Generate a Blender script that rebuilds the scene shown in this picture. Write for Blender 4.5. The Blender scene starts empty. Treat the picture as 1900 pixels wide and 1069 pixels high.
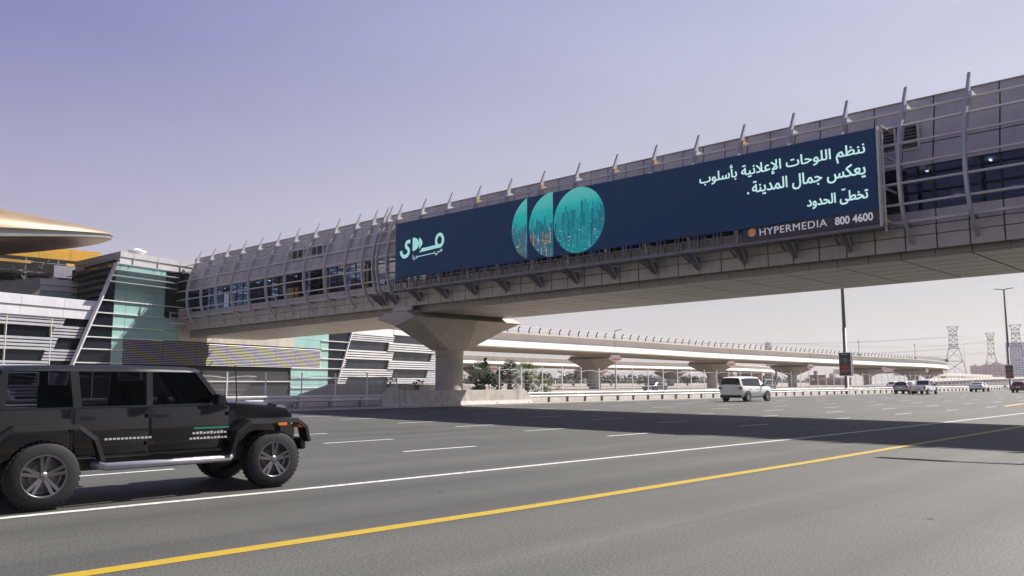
import bpy, bmesh, math, random
from mathutils import Vector, Matrix
random.seed(7)
R = math.radians
sc = bpy.context.scene
COL = sc.collection

# ---------------------------------------------------------------- camera
cam = bpy.data.cameras.new("camera"); cam.sensor_width = 36.0; cam.lens = 1475.0 / 1900.0 * 36.0
cam.clip_start = 0.1; cam.clip_end = 9000.0
camo = bpy.data.objects.new("camera", cam); COL.objects.link(camo)
camo.location = (0, 0, 1.55)
PITCH, AZ = R(6.7087), R(45.5697)
camo.rotation_euler = (R(90) + PITCH, 0, AZ - R(90))
sc.camera = camo

# ---------------------------------------------------------------- world, sun, exposure
sc.view_settings.view_transform = 'Standard'
sc.view_settings.look = 'None'
sc.view_settings.exposure = 1.0
sc.view_settings.gamma = 1.0
SUND = Vector((0.86, -0.25, 1.0)).normalized()      # towards the sun
ELEV = math.asin(SUND.z); SAZ = math.atan2(SUND.x, SUND.y)
w = bpy.data.worlds.new("World"); sc.world = w; w.use_nodes = True
nt = w.node_tree; N = nt.nodes; L = nt.links
bg = N['Background']; bg.inputs['Strength'].default_value = 0.10
sky = N.new('ShaderNodeTexSky'); sky.sky_type = 'NISHITA'; sky.sun_disc = False
sky.sun_elevation = ELEV; sky.sun_rotation = SAZ
sky.air_density = 1.0; sky.dust_density = 2.0; sky.ozone_density = 1.0
# dusty lavender air: the sky texture is pulled towards a pale veil, thickest low down and towards the sun
tc = N.new('ShaderNodeTexCoord'); sep = N.new('ShaderNodeSeparateXYZ'); L.new(tc.outputs['Generated'], sep.inputs[0])
def sky_ramp(stops):
    r_ = N.new('ShaderNodeValToRGB'); L.new(sep.outputs['Z'], r_.inputs['Fac']); e_ = r_.color_ramp.elements
    e_[0].position = stops[0][0]; e_[0].color = (*stops[0][1], 1); e_[1].position = stops[-1][0]; e_[1].color = (*stops[-1][1], 1)
    for p_, c_ in stops[1:-1]: x_ = e_.new(p_); x_.color = (*c_, 1)
    return r_
far_side = sky_ramp([(0.0, (2.75, 2.52, 2.55)), (0.10, (2.42, 2.18, 2.66)), (0.22, (1.84, 1.68, 2.58)), (0.38, (0.93, 0.89, 2.15)), (0.60, (0.50, 0.52, 1.85))])
sun_side = sky_ramp([(0.0, (2.95, 2.76, 2.70)), (0.12, (2.90, 2.72, 2.82)), (0.30, (2.74, 2.70, 3.25)), (0.60, (2.1, 2.2, 3.35))])
dot = N.new('ShaderNodeVectorMath'); dot.operation = 'DOT_PRODUCT'
L.new(tc.outputs['Generated'], dot.inputs[0]); dot.inputs[1].default_value = (0.9, -0.43, 0.0)
mr = N.new('ShaderNodeMapRange'); mr.interpolation_type = 'SMOOTHSTEP'; L.new(dot.outputs['Value'], mr.inputs[0])
mr.inputs[1].default_value = -0.55; mr.inputs[2].default_value = 0.80; mr.inputs[3].default_value = 0.0; mr.inputs[4].default_value = 1.0
dust = N.new('ShaderNodeTexNoise'); dust.inputs['Scale'].default_value = 1.6; dust.inputs['Detail'].default_value = 5
dmap = N.new('ShaderNodeMapping'); dmap.inputs['Scale'].default_value = (1, 1, 5); L.new(tc.outputs['Generated'], dmap.inputs[0]); L.new(dmap.outputs[0], dust.inputs['Vector'])
dr = N.new('ShaderNodeMapRange'); L.new(dust.outputs['Fac'], dr.inputs[0]); dr.inputs[1].default_value = 0.3; dr.inputs[2].default_value = 0.7; dr.inputs[3].default_value = 0.94; dr.inputs[4].default_value = 1.06
veil0 = N.new('ShaderNodeMix'); veil0.data_type = 'RGBA'; L.new(mr.outputs[0], veil0.inputs['Factor'])
L.new(far_side.outputs[0], veil0.inputs['A']); L.new(sun_side.outputs[0], veil0.inputs['B'])
veil = N.new('ShaderNodeMix'); veil.data_type = 'RGBA'; veil.blend_type = 'MULTIPLY'; veil.inputs['Factor'].default_value = 1.0
L.new(veil0.outputs['Result'], veil.inputs['A']); L.new(dr.outputs[0], veil.inputs['B'])
mx = N.new('ShaderNodeMix'); mx.data_type = 'RGBA'; mx.inputs['Factor'].default_value = 0.9
L.new(sky.outputs[0], mx.inputs['A']); L.new(veil.outputs['Result'], mx.inputs['B'])
L.new(mx.outputs['Result'], bg.inputs['Color'])
sun = bpy.data.lights.new("sun", 'SUN'); sun.energy = 4.9; sun.angle = R(0.5); sun.color = (1.0, 0.96, 0.90)
suno = bpy.data.objects.new("sun", sun); COL.objects.link(suno); suno.location = (60, -20, 80)
suno.rotation_euler = SUND.to_track_quat('Z', 'Y').to_euler()

# ---------------------------------------------------------------- materials
MATS = {}
def mat(name, col, rough=0.6, metal=0.0, var=0.12, scale=1.5, bump=0.0, bscale=40.0, coat=0.0, stretch=None, spec=0.5, emit=None, es=0.0, grime=0.0):
    if name in MATS: return MATS[name]
    m = bpy.data.materials.new(name); m.use_nodes = True; MATS[name] = m
    n = m.node_tree.nodes; l = m.node_tree.links; b = n['Principled BSDF']
    b.inputs['Roughness'].default_value = rough; b.inputs['Metallic'].default_value = metal
    b.inputs['Coat Weight'].default_value = coat; b.inputs['Specular IOR Level'].default_value = spec
    t = n.new('ShaderNodeTexCoord'); mp = n.new('ShaderNodeMapping'); l.new(t.outputs['Object'], mp.inputs[0])
    if stretch: mp.inputs['Scale'].default_value = stretch
    nz = n.new('ShaderNodeTexNoise'); nz.inputs['Scale'].default_value = scale; nz.inputs['Detail'].default_value = 6; nz.inputs['Roughness'].default_value = 0.6
    l.new(mp.outputs[0], nz.inputs['Vector'])
    r = n.new('ShaderNodeMapRange'); l.new(nz.outputs['Fac'], r.inputs[0])
    r.inputs[1].default_value = 0.3; r.inputs[2].default_value = 0.7
    r.inputs[3].default_value = 1 - var; r.inputs[4].default_value = 1 + var
    mu = n.new('ShaderNodeMix'); mu.data_type = 'RGBA'; mu.blend_type = 'MULTIPLY'; mu.inputs['Factor'].default_value = 1
    mu.inputs['A'].default_value = (*col, 1); l.new(r.outputs[0], mu.inputs['B'])
    last = mu.outputs['Result']
    if grime:      # streaks of dirt run down the surface
        mp2 = n.new('ShaderNodeMapping'); mp2.inputs['Scale'].default_value = (3.0, 3.0, 0.25); l.new(t.outputs['Object'], mp2.inputs[0])
        nz2 = n.new('ShaderNodeTexNoise'); nz2.inputs['Scale'].default_value = 1.3; nz2.inputs['Detail'].default_value = 8; l.new(mp2.outputs[0], nz2.inputs['Vector'])
        r2 = n.new('ShaderNodeMapRange'); l.new(nz2.outputs['Fac'], r2.inputs[0]); r2.inputs[1].default_value = 0.5; r2.inputs[2].default_value = 0.75; r2.inputs[4].default_value = grime
        m2 = n.new('ShaderNodeMix'); m2.data_type = 'RGBA'; l.new(r2.outputs[0], m2.inputs['Factor']); l.new(last, m2.inputs['A']); m2.inputs['B'].default_value = (col[0]*.35, col[1]*.33, col[2]*.3, 1)
        last = m2.outputs['Result']
    l.new(last, b.inputs['Base Color'])
    rr = n.new('ShaderNodeMapRange'); l.new(nz.outputs['Fac'], rr.inputs[0]); rr.inputs[3].default_value = max(0.02, rough - 0.08); rr.inputs[4].default_value = min(1, rough + 0.08)
    l.new(rr.outputs[0], b.inputs['Roughness'])
    if bump:
        nb = n.new('ShaderNodeTexNoise'); nb.inputs['Scale'].default_value = bscale; nb.inputs['Detail'].default_value = 4; l.new(t.outputs['Object'], nb.inputs['Vector'])
        bp = n.new('ShaderNodeBump'); bp.inputs['Strength'].default_value = bump; bp.inputs['Distance'].default_value = 0.02
        l.new(nb.outputs['Fac'], bp.inputs['Height']); l.new(bp.outputs[0], b.inputs['Normal'])
    if emit:
        b.inputs['Emission Color'].default_value = (*emit, 1); b.inputs['Emission Strength'].default_value = es
    return m

def mat_glass(name, tint, refl=0.35, alpha=0.5, rough=0.03, gl=(0.8, 0.85, 0.9)):
    """Pane: part see-through, part mirror; the share of mirror rises at grazing angles."""
    if name in MATS: return MATS[name]
    m = bpy.data.materials.new(name); m.use_nodes = True; MATS[name] = m
    n = m.node_tree.nodes; l = m.node_tree.links; n.clear()
    o = n.new('ShaderNodeOutputMaterial'); tr = n.new('ShaderNodeBsdfTransparent'); tr.inputs[0].default_value = (*[c * alpha for c in tint], 1)
    df = n.new('ShaderNodeBsdfGlossy'); df.inputs['Roughness'].default_value = rough; df.inputs[0].default_value = (*gl, 1)
    lw = n.new('ShaderNodeLayerWeight'); lw.inputs['Blend'].default_value = refl
    nz = n.new('ShaderNodeTexNoise'); nz.inputs['Scale'].default_value = 0.6
    t = n.new('ShaderNodeTexCoord'); l.new(t.outputs['Object'], nz.inputs['Vector'])
    bp = n.new('ShaderNodeBump'); bp.inputs['Strength'].default_value = 0.04; bp.inputs['Distance'].default_value = 0.05
    l.new(nz.outputs['Fac'], bp.inputs['Height']); l.new(bp.outputs[0], df.inputs['Normal'])
    mx_ = n.new('ShaderNodeMixShader'); l.new(lw.outputs['Fresnel'], mx_.inputs[0]); l.new(tr.outputs[0], mx_.inputs[1]); l.new(df.outputs[0], mx_.inputs[2])
    l.new(mx_.outputs[0], o.inputs[0])
    return m

def mat_leaf(name, dark, light):
    if name in MATS: return MATS[name]
    m = bpy.data.materials.new(name); m.use_nodes = True; MATS[name] = m
    n = m.node_tree.nodes; l = m.node_tree.links; b = n['Principled BSDF']; b.inputs['Roughness'].default_value = 0.5
    g = n.new('ShaderNodeNewGeometry'); rp = n.new('ShaderNodeValToRGB'); l.new(g.outputs['Random Per Island'], rp.inputs[0])
    rp.color_ramp.elements[0].color = (*dark, 1); rp.color_ramp.elements[1].color = (*light, 1)
    l.new(rp.outputs[0], b.inputs['Base Color'])
    return m

# ---------------------------------------------------------------- mesh builder
class MB:
    def __init__(s): s.v = []; s.f = []; s.m = []; s.s = []
    def add(s, vs, fs, m=0, smooth=False):
        k = len(s.v); s.v += [tuple(v) for v in vs]
        for f in fs: s.f.append([i + k for i in f]); s.m.append(m); s.s.append(smooth)
        return s
    def hexa(s, p, m=0):                       # eight corners: bottom ring 0-3, top ring 4-7
        return s.add(p, [(3,2,1,0),(4,5,6,7),(0,1,5,4),(1,2,6,5),(2,3,7,6),(3,0,4,7)], m)
    def box(s, x0, x1, y0, y1, z0, z1, m=0):
        return s.hexa([(x0,y0,z0),(x1,y0,z0),(x1,y1,z0),(x0,y1,z0),(x0,y0,z1),(x1,y0,z1),(x1,y1,z1),(x0,y1,z1)], m)
    def beam(s, p, q, w, h=None, m=0, upv=(0,0,1)):
        h = h or w; p = Vector(p); q = Vector(q); d = (q - p).normalized(); u = Vector(upv)
        if abs(d.dot(u)) > 0.98: u = Vector((1,0,0)) if abs(d.x) < 0.9 else Vector((0,1,0))
        a = d.cross(u).normalized() * (w/2); b = a.cross(d).normalized() * (h/2)
        return s.hexa([p-a-b, p+a-b, q+a-b, q-a-b, p-a+b, p+a+b, q+a+b, q-a+b], m)
    def prism(s, poly, fn, d0, d1, m=0):       # poly of 2D points; fn(u,v,d) -> point
        n = len(poly); vs = [fn(u,v,d0) for u,v in poly] + [fn(u,v,d1) for u,v in poly]
        fs = [tuple(range(n))[::-1], tuple(range(n, 2*n))] + [(i, (i+1)%n, n+(i+1)%n, n+i) for i in range(n)]
        return s.add(vs, fs, m)
    def tube(s, pts, r, n=8, m=0, cap=True, smooth=True):
        pts = [Vector(p) for p in pts]; rings = []; prev = None
        rs = r if isinstance(r, (list, tuple)) else [r]*len(pts)
        for i, p in enumerate(pts):
            d = (pts[min(i+1,len(pts)-1)] - pts[max(i-1,0)]).normalized()
            if prev is None:
                u = Vector((0,0,1)) if abs(d.z) < 0.9 else Vector((1,0,0))
                prev = d.cross(u).normalized()
            a = (prev - d*prev.dot(d)).normalized(); b = d.cross(a); prev = a
            rings.append([p + a*math.cos(2*math.pi*k/n)*rs[i] + b*math.sin(2*math.pi*k/n)*rs[i] for k in range(n)])
        return s.loft(rings, True, cap, m, smooth)
    def loft(s, rings, closed=True, cap=True, m=0, smooth=False):
        n = len(rings[0]); vs = [p for r_ in rings for p in r_]; fs = []
        for i in range(len(rings)-1):
            for k in range(n if closed else n-1):
                a = i*n+k; b = i*n+(k+1)%n; fs.append((a, b, b+n, a+n))
        s.add(vs, fs, m, smooth)
        if cap and closed:
            s.add(rings[0], [tuple(range(n))[::-1]], m); s.add(rings[-1], [tuple(range(n))], m)
        return s
    def lathe(s, prof, c=(0,0,0), axis='z', n=24, m=0, smooth=True, cap=True):
        rings = []
        for r_, h in prof:
            ring = []
            for k in range(n):
                a = 2*math.pi*k/n; x, y = r_*math.cos(a), r_*math.sin(a)
                ring.append({'z': (c[0]+x, c[1]+y, c[2]+h), 'y': (c[0]+x, c[1]+h, c[2]+y), 'x': (c[0]+h, c[1]+x, c[2]+y)}[axis])
            rings.append(ring)
        return s.loft(rings, True, cap, m, smooth)
    def build(s, name, mats, parent=None, loc=(0,0,0), rotz=0.0, bevel=0.0, label=None):
        me = bpy.data.meshes.new(name); me.from_pydata(s.v, [], s.f)
        for mm in (mats if isinstance(mats, (list, tuple)) else [mats]): me.materials.append(mm)
        for p, mi, sm in zip(me.polygons, s.m, s.s): p.material_index = mi; p.use_smooth = sm
        bm = bmesh.new(); bm.from_mesh(me); bmesh.ops.recalc_face_normals(bm, faces=bm.faces[:]); bm.to_mesh(me); bm.free()
        o = bpy.data.objects.new(name, me); COL.objects.link(o)
        o.location = loc; o.rotation_euler = (0, 0, rotz)
        if parent is not None:
            o.parent = parent
            top = parent
            if loc == (0,0,0) and parent.type == 'EMPTY' and parent.get('world_parts'): o.location = -Vector(parent.location)
        if bevel:
            b = o.modifiers.new('bevel', 'BEVEL'); b.width = bevel; b.segments = 2; b.limit_method = 'ANGLE'; b.angle_limit = R(35)
        if label: o['label'] = label
        return o

def tag(o, label, cat, group=None):
    o['label'] = label; o['category'] = cat
    if group: o['group'] = group
    return o
def thing(name, label, cat, loc=(0,0,0), rotz=0, group=None, world=False):
    o = bpy.data.objects.new(name, None); COL.objects.link(o); o.empty_display_size = 0.3
    o.location = loc; o.rotation_euler = (0,0,rotz)
    if world: o['world_parts'] = 1              # its parts are written in world coordinates
    return tag(o, label, cat, group)
def structure(o, kind='structure'): o['kind'] = kind; return o
def dup(o, parent=None, loc=None, rotz=None, label=None):
    c = o.copy(); COL.objects.link(c)
    if parent is not None: c.parent = parent
    if loc is not None: c.location = loc
    if rotz is not None: c.rotation_euler = (0,0,rotz)
    if label: c['label'] = label
    for ch in [x for x in bpy.data.objects if x.parent == o]: dup(ch, c)
    return c
def lerp(a, b, t): return a + (b-a)*t
def interp(tab, x):
    if x <= tab[0][0]: return tab[0][1]
    for (a, fa), (b, fb) in zip(tab, tab[1:]):
        if x <= b: return fa + (fb-fa)*(x-a)/(b-a)
    return tab[-1][1]

M = {}
M['concrete'] = mat('pier_concrete', (0.43, 0.385, 0.32), 0.85, var=0.10, scale=0.9, bump=0.2, grime=0.24)
M['barrier'] = mat('barrier_concrete', (0.46, 0.42, 0.37), 0.9, var=0.16, scale=2.5, bump=0.3, grime=0.35)
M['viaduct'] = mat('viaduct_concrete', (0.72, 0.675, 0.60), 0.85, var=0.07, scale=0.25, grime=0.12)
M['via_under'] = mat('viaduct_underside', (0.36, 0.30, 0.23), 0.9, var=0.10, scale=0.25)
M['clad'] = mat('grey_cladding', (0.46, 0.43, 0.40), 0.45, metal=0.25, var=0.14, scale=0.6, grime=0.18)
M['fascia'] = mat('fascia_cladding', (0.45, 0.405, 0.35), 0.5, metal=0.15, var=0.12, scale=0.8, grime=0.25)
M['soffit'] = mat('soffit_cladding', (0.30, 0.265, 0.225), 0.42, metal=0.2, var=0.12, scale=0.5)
M['gap'] = mat('dark_gap', (0.018, 0.016, 0.018), 0.8)
M['steel'] = mat('painted_steel', (0.60, 0.57, 0.51), 0.45, metal=0.1, var=0.1)
M['steel_dk'] = mat('weathered_steel', (0.20, 0.195, 0.19), 0.55, metal=0.4, var=0.2)
M['ribpaint'] = mat('rib_paint', (0.46, 0.45, 0.44), 0.4, metal=0.25, var=0.08)
M['yellow'] = mat('bracket_yellow', (0.46, 0.30, 0.10), 0.5, var=0.1)
M['white'] = mat('white_paint', (0.78, 0.77, 0.75), 0.45, var=0.05)
M['slat'] = mat('white_slat', (0.64, 0.63, 0.625), 0.4, metal=0.1, var=0.06)
M['slatg'] = mat('grey_slat', (0.47, 0.47, 0.505), 0.4, metal=0.3, var=0.08)
M['teal'] = mat('teal_glass', (0.265, 0.425, 0.395), 0.12, var=0.10, scale=0.35, spec=0.35)
M['dkglass'] = mat('dark_glass', (0.008, 0.011, 0.016), 0.06, var=0.2, spec=0.28)
M['grnglass'] = mat('green_glass', (0.022, 0.045, 0.036), 0.1, var=0.25, spec=0.5)
M['window'] = mat_glass('tinted_window', (0.55, 0.72, 1.0), refl=0.38, alpha=0.42, gl=(0.42, 0.56, 0.95))
M['black'] = mat('black_plastic', (0.012, 0.012, 0.012), 0.5)
M['rubber'] = mat('tyre_rubber', (0.008, 0.008, 0.009), 0.8, bump=0.2)
M['alloy'] = mat('alloy_rim', (0.42, 0.42, 0.43), 0.3, metal=0.85)
M['chrome'] = mat('chrome', (0.7, 0.7, 0.7), 0.12, metal=1.0, var=0.02)
M['redlamp'] = mat('red_lamp', (0.35, 0.012, 0.012), 0.2, coat=0.5)
M['amber'] = mat('amber_lamp', (0.75, 0.18, 0.02), 0.25)
M['lens'] = mat('clear_lens', (0.6, 0.62, 0.64), 0.1)
M['sand'] = mat('sand', (0.235, 0.205, 0.17), 0.95, var=0.18, scale=0.4, bump=0.4, bscale=3)
M['plate'] = mat('yellow_plate', (0.55, 0.5, 0.06), 0.5)
M['plinth'] = mat('white_plinth', (0.66, 0.62, 0.56), 0.85, var=0.12, grime=0.25)
# ---------------------------------------------------------------- ground, road, markings
def mat_asphalt():
    m = bpy.data.materials.new('asphalt'); m.use_nodes = True
    n = m.node_tree.nodes; l = m.node_tree.links; b = n['Principled BSDF']
    t = n.new('ShaderNodeTexCoord')
    def noise(scale, detail, st=None, rough=0.6):
        nz = n.new('ShaderNodeTexNoise'); nz.inputs['Scale'].default_value = scale; nz.inputs['Detail'].default_value = detail; nz.inputs['Roughness'].default_value = rough
        mp = n.new('ShaderNodeMapping'); l.new(t.outputs['Object'], mp.inputs[0])
        if st: mp.inputs['Scale'].default_value = st
        l.new(mp.outputs[0], nz.inputs['Vector']); return nz.outputs['Fac']
    def rng(src, a, b_, c, d):
        r = n.new('ShaderNodeMapRange'); l.new(src, r.inputs[0])
        for i, v in enumerate((a, b_, c, d)): r.inputs[i+1].default_value = v
        return r.outputs[0]
    def mul(a, b_):
        k = n.new('ShaderNodeMath'); k.operation = 'MULTIPLY'; l.new(a, k.inputs[0]); l.new(b_, k.inputs[1]); return k.outputs[0]
    speck = rng(noise(38, 5, rough=0.85), 0.40, 0.60, 0.52, 1.5)       # aggregate
    fine = rng(noise(110, 2), 0.3, 0.7, 0.72, 1.28)
    patch = rng(noise(0.16, 5), 0.3, 0.7, 0.88, 1.12)
    bands = rng(noise(1.0, 4, (0.012, 0.75, 1)), 0.32, 0.68, 0.80, 1.16)  # wheel tracks along the lanes
    blot = rng(noise(0.9, 6, (0.4, 1, 1)), 0.62, 0.74, 1.0, 0.86)
    sp_ = n.new('ShaderNodeSeparateXYZ'); l.new(t.outputs['Object'], sp_.inputs[0])
    ph = n.new('ShaderNodeMath'); ph.operation = 'MULTIPLY'; ph.inputs[1].default_value = 2*math.pi/1.675; l.new(sp_.outputs['Y'], ph.inputs[0])
    sn = n.new('ShaderNodeMath'); sn.operation = 'SINE'; l.new(ph.outputs[0], sn.inputs[0])
    tracks = rng(sn.outputs[0], -1, 1, 0.93, 1.06)                       # polished wheel tracks, two to a lane
    drip = rng(noise(2.2, 5, (0.02, 1.4, 1)), 0.60, 0.76, 1.0, 0.80)     # drips and rubber smeared along the road
    lane = rng(sp_.outputs['Y'], 6.6, 7.4, 1.13, 0.93)                   # the shoulder is older and paler than the lanes
    ghost = rng(noise(0.55, 3, (1.0, 0.35, 1)), 0.60, 0.72, 1.0, 1.14)   # pale scraped patches
    v = mul(mul(mul(mul(speck, fine), mul(patch, bands)), mul(blot, lane)), mul(mul(tracks, ghost), drip))
    mx = n.new('ShaderNodeMix'); mx.data_type = 'RGBA'; mx.blend_type = 'MULTIPLY'; mx.inputs['Factor'].default_value = 1
    mx.inputs['A'].default_value = (0.066, 0.0645, 0.056, 1); l.new(v, mx.inputs['B'])
    l.new(mx.outputs['Result'], b.inputs['Base Color'])
    b.inputs['Roughness'].default_value = 0.72; b.inputs['Specular IOR Level'].default_value = 0.35
    bp = n.new('ShaderNodeBump'); bp.inputs['Strength'].default_value = 0.5; bp.inputs['Distance'].default_value = 0.008
    l.new(noise(70, 4), bp.inputs['Height']); l.new(bp.outputs[0], b.inputs['Normal'])
    return m
M['asphalt'] = mat_asphalt()
def mat_marking(name, col, wear=0.42):
    m = bpy.data.materials.new(name); m.use_nodes = True
    n = m.node_tree.nodes; l = m.node_tree.links; b = n['Principled BSDF']; b.inputs['Roughness'].default_value = 0.6
    t = n.new('ShaderNodeTexCoord'); nz = n.new('ShaderNodeTexNoise'); nz.inputs['Scale'].default_value = 9; nz.inputs['Detail'].default_value = 8
    l.new(t.outputs['Object'], nz.inputs['Vector'])
    r = n.new('ShaderNodeMapRange'); l.new(nz.outputs['Fac'], r.inputs[0]); r.inputs[1].default_value = 0.46; r.inputs[2].default_value = 0.66; r.inputs[4].default_value = wear
    mx = n.new('ShaderNodeMix'); mx.data_type = 'RGBA'; l.new(r.outputs[0], mx.inputs['Factor']); mx.inputs['A'].default_value = (*col, 1); mx.inputs['B'].default_value = (0.11, 0.105, 0.10, 1)
    l.new(mx.outputs['Result'], b.inputs['Base Color']); return m
M['mk_white'] = mat_marking('white_marking', (0.50, 0.49, 0.46))
M['mk_yellow'] = mat_marking('yellow_marking', (0.34, 0.228, 0.006), 0.2)
M['mk_orange'] = mat_marking('orange_marking', (0.60, 0.27, 0.06))

o = structure(MB().add([(-3000,-3000,-0.03),(5000,-3000,-0.03),(5000,5000,-0.03),(-3000,5000,-0.03)], [(0,1,2,3)]).build('ground', M['sand']))
def ribbon(name, m_, fn, x0, x1, wdt, z, step=3.0, structure_=True):
    mb = MB(); xs = [x0]
    while xs[-1] < x1: xs.append(min(x1, xs[-1] + step))
    rings = [[(x, fn(x) - wdt/2, z), (x, fn(x) + wdt/2, z)] for x in xs]
    mb.loft(rings, closed=False, cap=False)
    return mb
EDGE = [(-300, 38.2), (90, 38.2), (160, 40), (400, 52), (1200, 100)]
def bend(x): return 0.0 if x < 60 else 0.00022*(x-60)**2 if x < 300 else 12.672 + 0.1056*(x-300)
mb = MB(); xs = [-300, -100, 0, 30, 60] + list(range(70, 310, 10)) + [400, 600, 1200]
mb.loft([[(x, -60, 0), (x, 38.35 + bend(x), 0)] for x in xs], closed=False, cap=False)
structure(mb.build('road', M['asphalt']))
mb = MB(); mb.loft([[(x, 38.35 + bend(x), 0.0), (x, 38.35 + bend(x), 0.09), (x, 38.50 + bend(x), 0.10), (x, 38.50+bend(x), -0.02)] for x in xs], closed=False, cap=False)
structure(mb.build('kerb', M['barrier']))
YT = [(-40, 7.3), (2, 7.2), (7.4, 7.09), (15, 7.16), (32.4, 7.57), (45, 8.1), (60, 8.9), (120, 13)]
WT = [(-40, 10.9), (2.35, 10.73), (6.2, 10.53), (20.7, 10.29), (32, 10.35), (45.6, 10.59), (60, 11.0), (120, 14)]
structure(ribbon('yellow_line', 0, lambda x: interp(YT, x), -30, 120, 0.21, 0.004, 1.0).build('yellow_road_line', M['mk_yellow']))
structure(ribbon('white_line', 0, lambda x: interp(WT, x), -30, 120, 0.145, 0.004, 1.0).build('white_edge_line', M['mk_white']))
structure(ribbon('orange', 0, lambda x: 14.4 + (x-57.5)*0.1, 57.5, 100, 0.3, 0.004, 2.0).build('orange_road_line', M['mk_orange']))
mb = MB()
for r_, y0 in enumerate([14.52, 17.85, 21.2, 24.5, 28.4, 31.7, 35.0]):
    x = 10.85 - 7.2*6
    while x < 330:
        if not (r_ == 0 and x > 56):
            yy = y0 + bend(x); y2 = y0 + bend(x+2.15)
            mb.add([(x, yy-0.07, 0.004), (x+2.15, y2-0.07, 0.004), (x+2.15, y2+0.07, 0.004), (x, yy+0.07, 0.004)], [(0,1,2,3)])
        x += 7.2
structure(mb.build('dashed_lane_lines', M['mk_white']))
# oil spots on the hard shoulder
mb = MB()
for cx_, cy_, rr in ((9.9, 3.3, 0.04), (7.3, 8.9, 0.03)):
    mb.add([(cx_ + rr*1.8*math.cos(a)*(0.7+random.random()*.5), cy_ + rr*math.sin(a)*(0.7+random.random()*.5), 0.0035) for a in [k*math.pi/6 for k in range(12)]], [tuple(range(12))])
structure(mb.build('oil_stains', mat('oil', (0.05, 0.047, 0.045), 0.5, var=0.3)))
mb = MB()
mb.loft([[(x, 38.5+bend(x), 0.05), (x, 40+bend(x), 0.09 + 0.03*math.sin(x*1.3)), (x, 46+bend(x), 0.03)] for x in [-60, -20] + list(range(0, 300, 2)) + [400]], closed=False, cap=False, smooth=True)
structure(mb.build('sandy_verge', M['sand']))

# ---------------------------------------------------------------- footbridge
g = lambda y: 1.0 + 0.2*(y-8.0)/68.0
def zz(dz, y): return 6.3 + dz*g(y)             # height dz above the deck edge, which rises towards the station
Y0, Y1 = -30.0, 75.2
fb = thing('footbridge', 'long grey enclosed footbridge with curved ribs spanning the wide road', 'footbridge', (34.5, 41.2, 0), world=True)
CX = 34.5
def both(x): return (x, 2*CX - x)
# deck edge cladding: two rows of panels on each side over a dark core
core = MB(); ys = [Y0, 0, 20, 42, 60, Y1]
core.loft([[(30.62, y, zz(0.05, y)), (38.38, y, zz(0.05, y)), (38.38, y, zz(0.78, y)), (30.62, y, zz(0.78, y))] for y in ys])
core.build('deck_core', M['gap'], fb)
def panels(name, m_, xf, dz0, dz1, step, th, gap=0.05, y0=Y0, y1=Y1, xt=0.0):
    mb = MB(); y = y0
    while y < y1 - 0.2:
        st = step*g(y); ya, yb = y + gap/2, min(y + st, y1) - gap/2
        if True:
            x = xf; s_ = 1 if x < CX else -1; x2 = x + s_*xt
            p = [(x, ya, zz(dz0, ya)), (x + s_*th, ya, zz(dz0, ya)), (x + s_*th, yb, zz(dz0, yb)), (x, yb, zz(dz0, yb)),
                 (x2, ya, zz(dz1, ya)), (x2 + s_*th, ya, zz(dz1, ya)), (x2 + s_*th, yb, zz(dz1, yb)), (x2, yb, zz(dz1, yb))]
            mb.hexa(p)
        y += st
    return mb.build(name, m_, fb)
for x in both(30.45):
    panels('deck_edge_panel', M['fascia'], x, 0.0, 0.50, 1.07, 0.14)
    panels('deck_edge_panel', M['fascia'], x, 0.53, 0.86, 1.07, 0.14)
# underside box with a grid of soffit plates
def zs(y): return 6.18 - 0.0056*(y-8)
und = MB()
y = Y0
while y < Y1:
    ya, yb = y + 0.035, min(y+2.4, Y1) - 0.035
    for k in range(6):
        xa = 30.95 + k*1.21 + 0.035; xb = 30.95 + (k+1)*1.21 - 0.035
        und.hexa([(xa, ya, zs(ya)-.12), (xb, ya, zs(ya)-.12), (xb, yb, zs(yb)-.12), (xa, yb, zs(yb)-.12), (xa, ya, zs(ya)), (xb, ya, zs(ya)), (xb, yb, zs(yb)), (xa, yb, zs(yb))])
    y += 2.4
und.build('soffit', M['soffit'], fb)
for x in (30.95, 38.05):
    und = MB()
    y = Y0
    while y < Y1:
        ya, yb = y + .012, min(y+1.2, Y1) - .012
        und.hexa([(x, ya, zs(ya)-.10), (x+.1, ya, zs(ya)-.10), (x+.1, yb, zs(yb)-.10), (x, yb, zs(yb)-.10), (x, ya, 6.36), (x+.1, ya, 6.36), (x+.1, yb, 6.36), (x, yb, 6.36)])
        y += 1.2
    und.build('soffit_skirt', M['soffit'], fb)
mb = MB(); mb.loft([[(31.0, y, zs(y)-.05), (38.1, y, zs(y)-.05), (38.1, y, 6.34), (31.0, y, 6.34)] for y in ys]); mb.build('soffit_core', M['gap'], fb)
# walls: sill panels, window band, upper panels
RIBS = [-27.2,-25.1,-23,-20.9,-18.8,-16.7,-14.6,-12.5,-10.4,-8.3,-6.2,-4.0,-1.9,0.2,2.3,4.4,
        6.3, 8.4, 10.55, 12.75, 14.95, 17.2, 19.5, 21.8, 24.15, 26.6, 29.1, 31.65, 34.25, 36.85, 39.4, 41.9, 43.0, 43.45, 44.7,
        46.75, 49.4, 52.25, 55.1, 58.05, 61.0, 64.0, 67.05, 70.1, 73.15]
RIBS = [y - 0.35 for y in RIBS]
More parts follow.
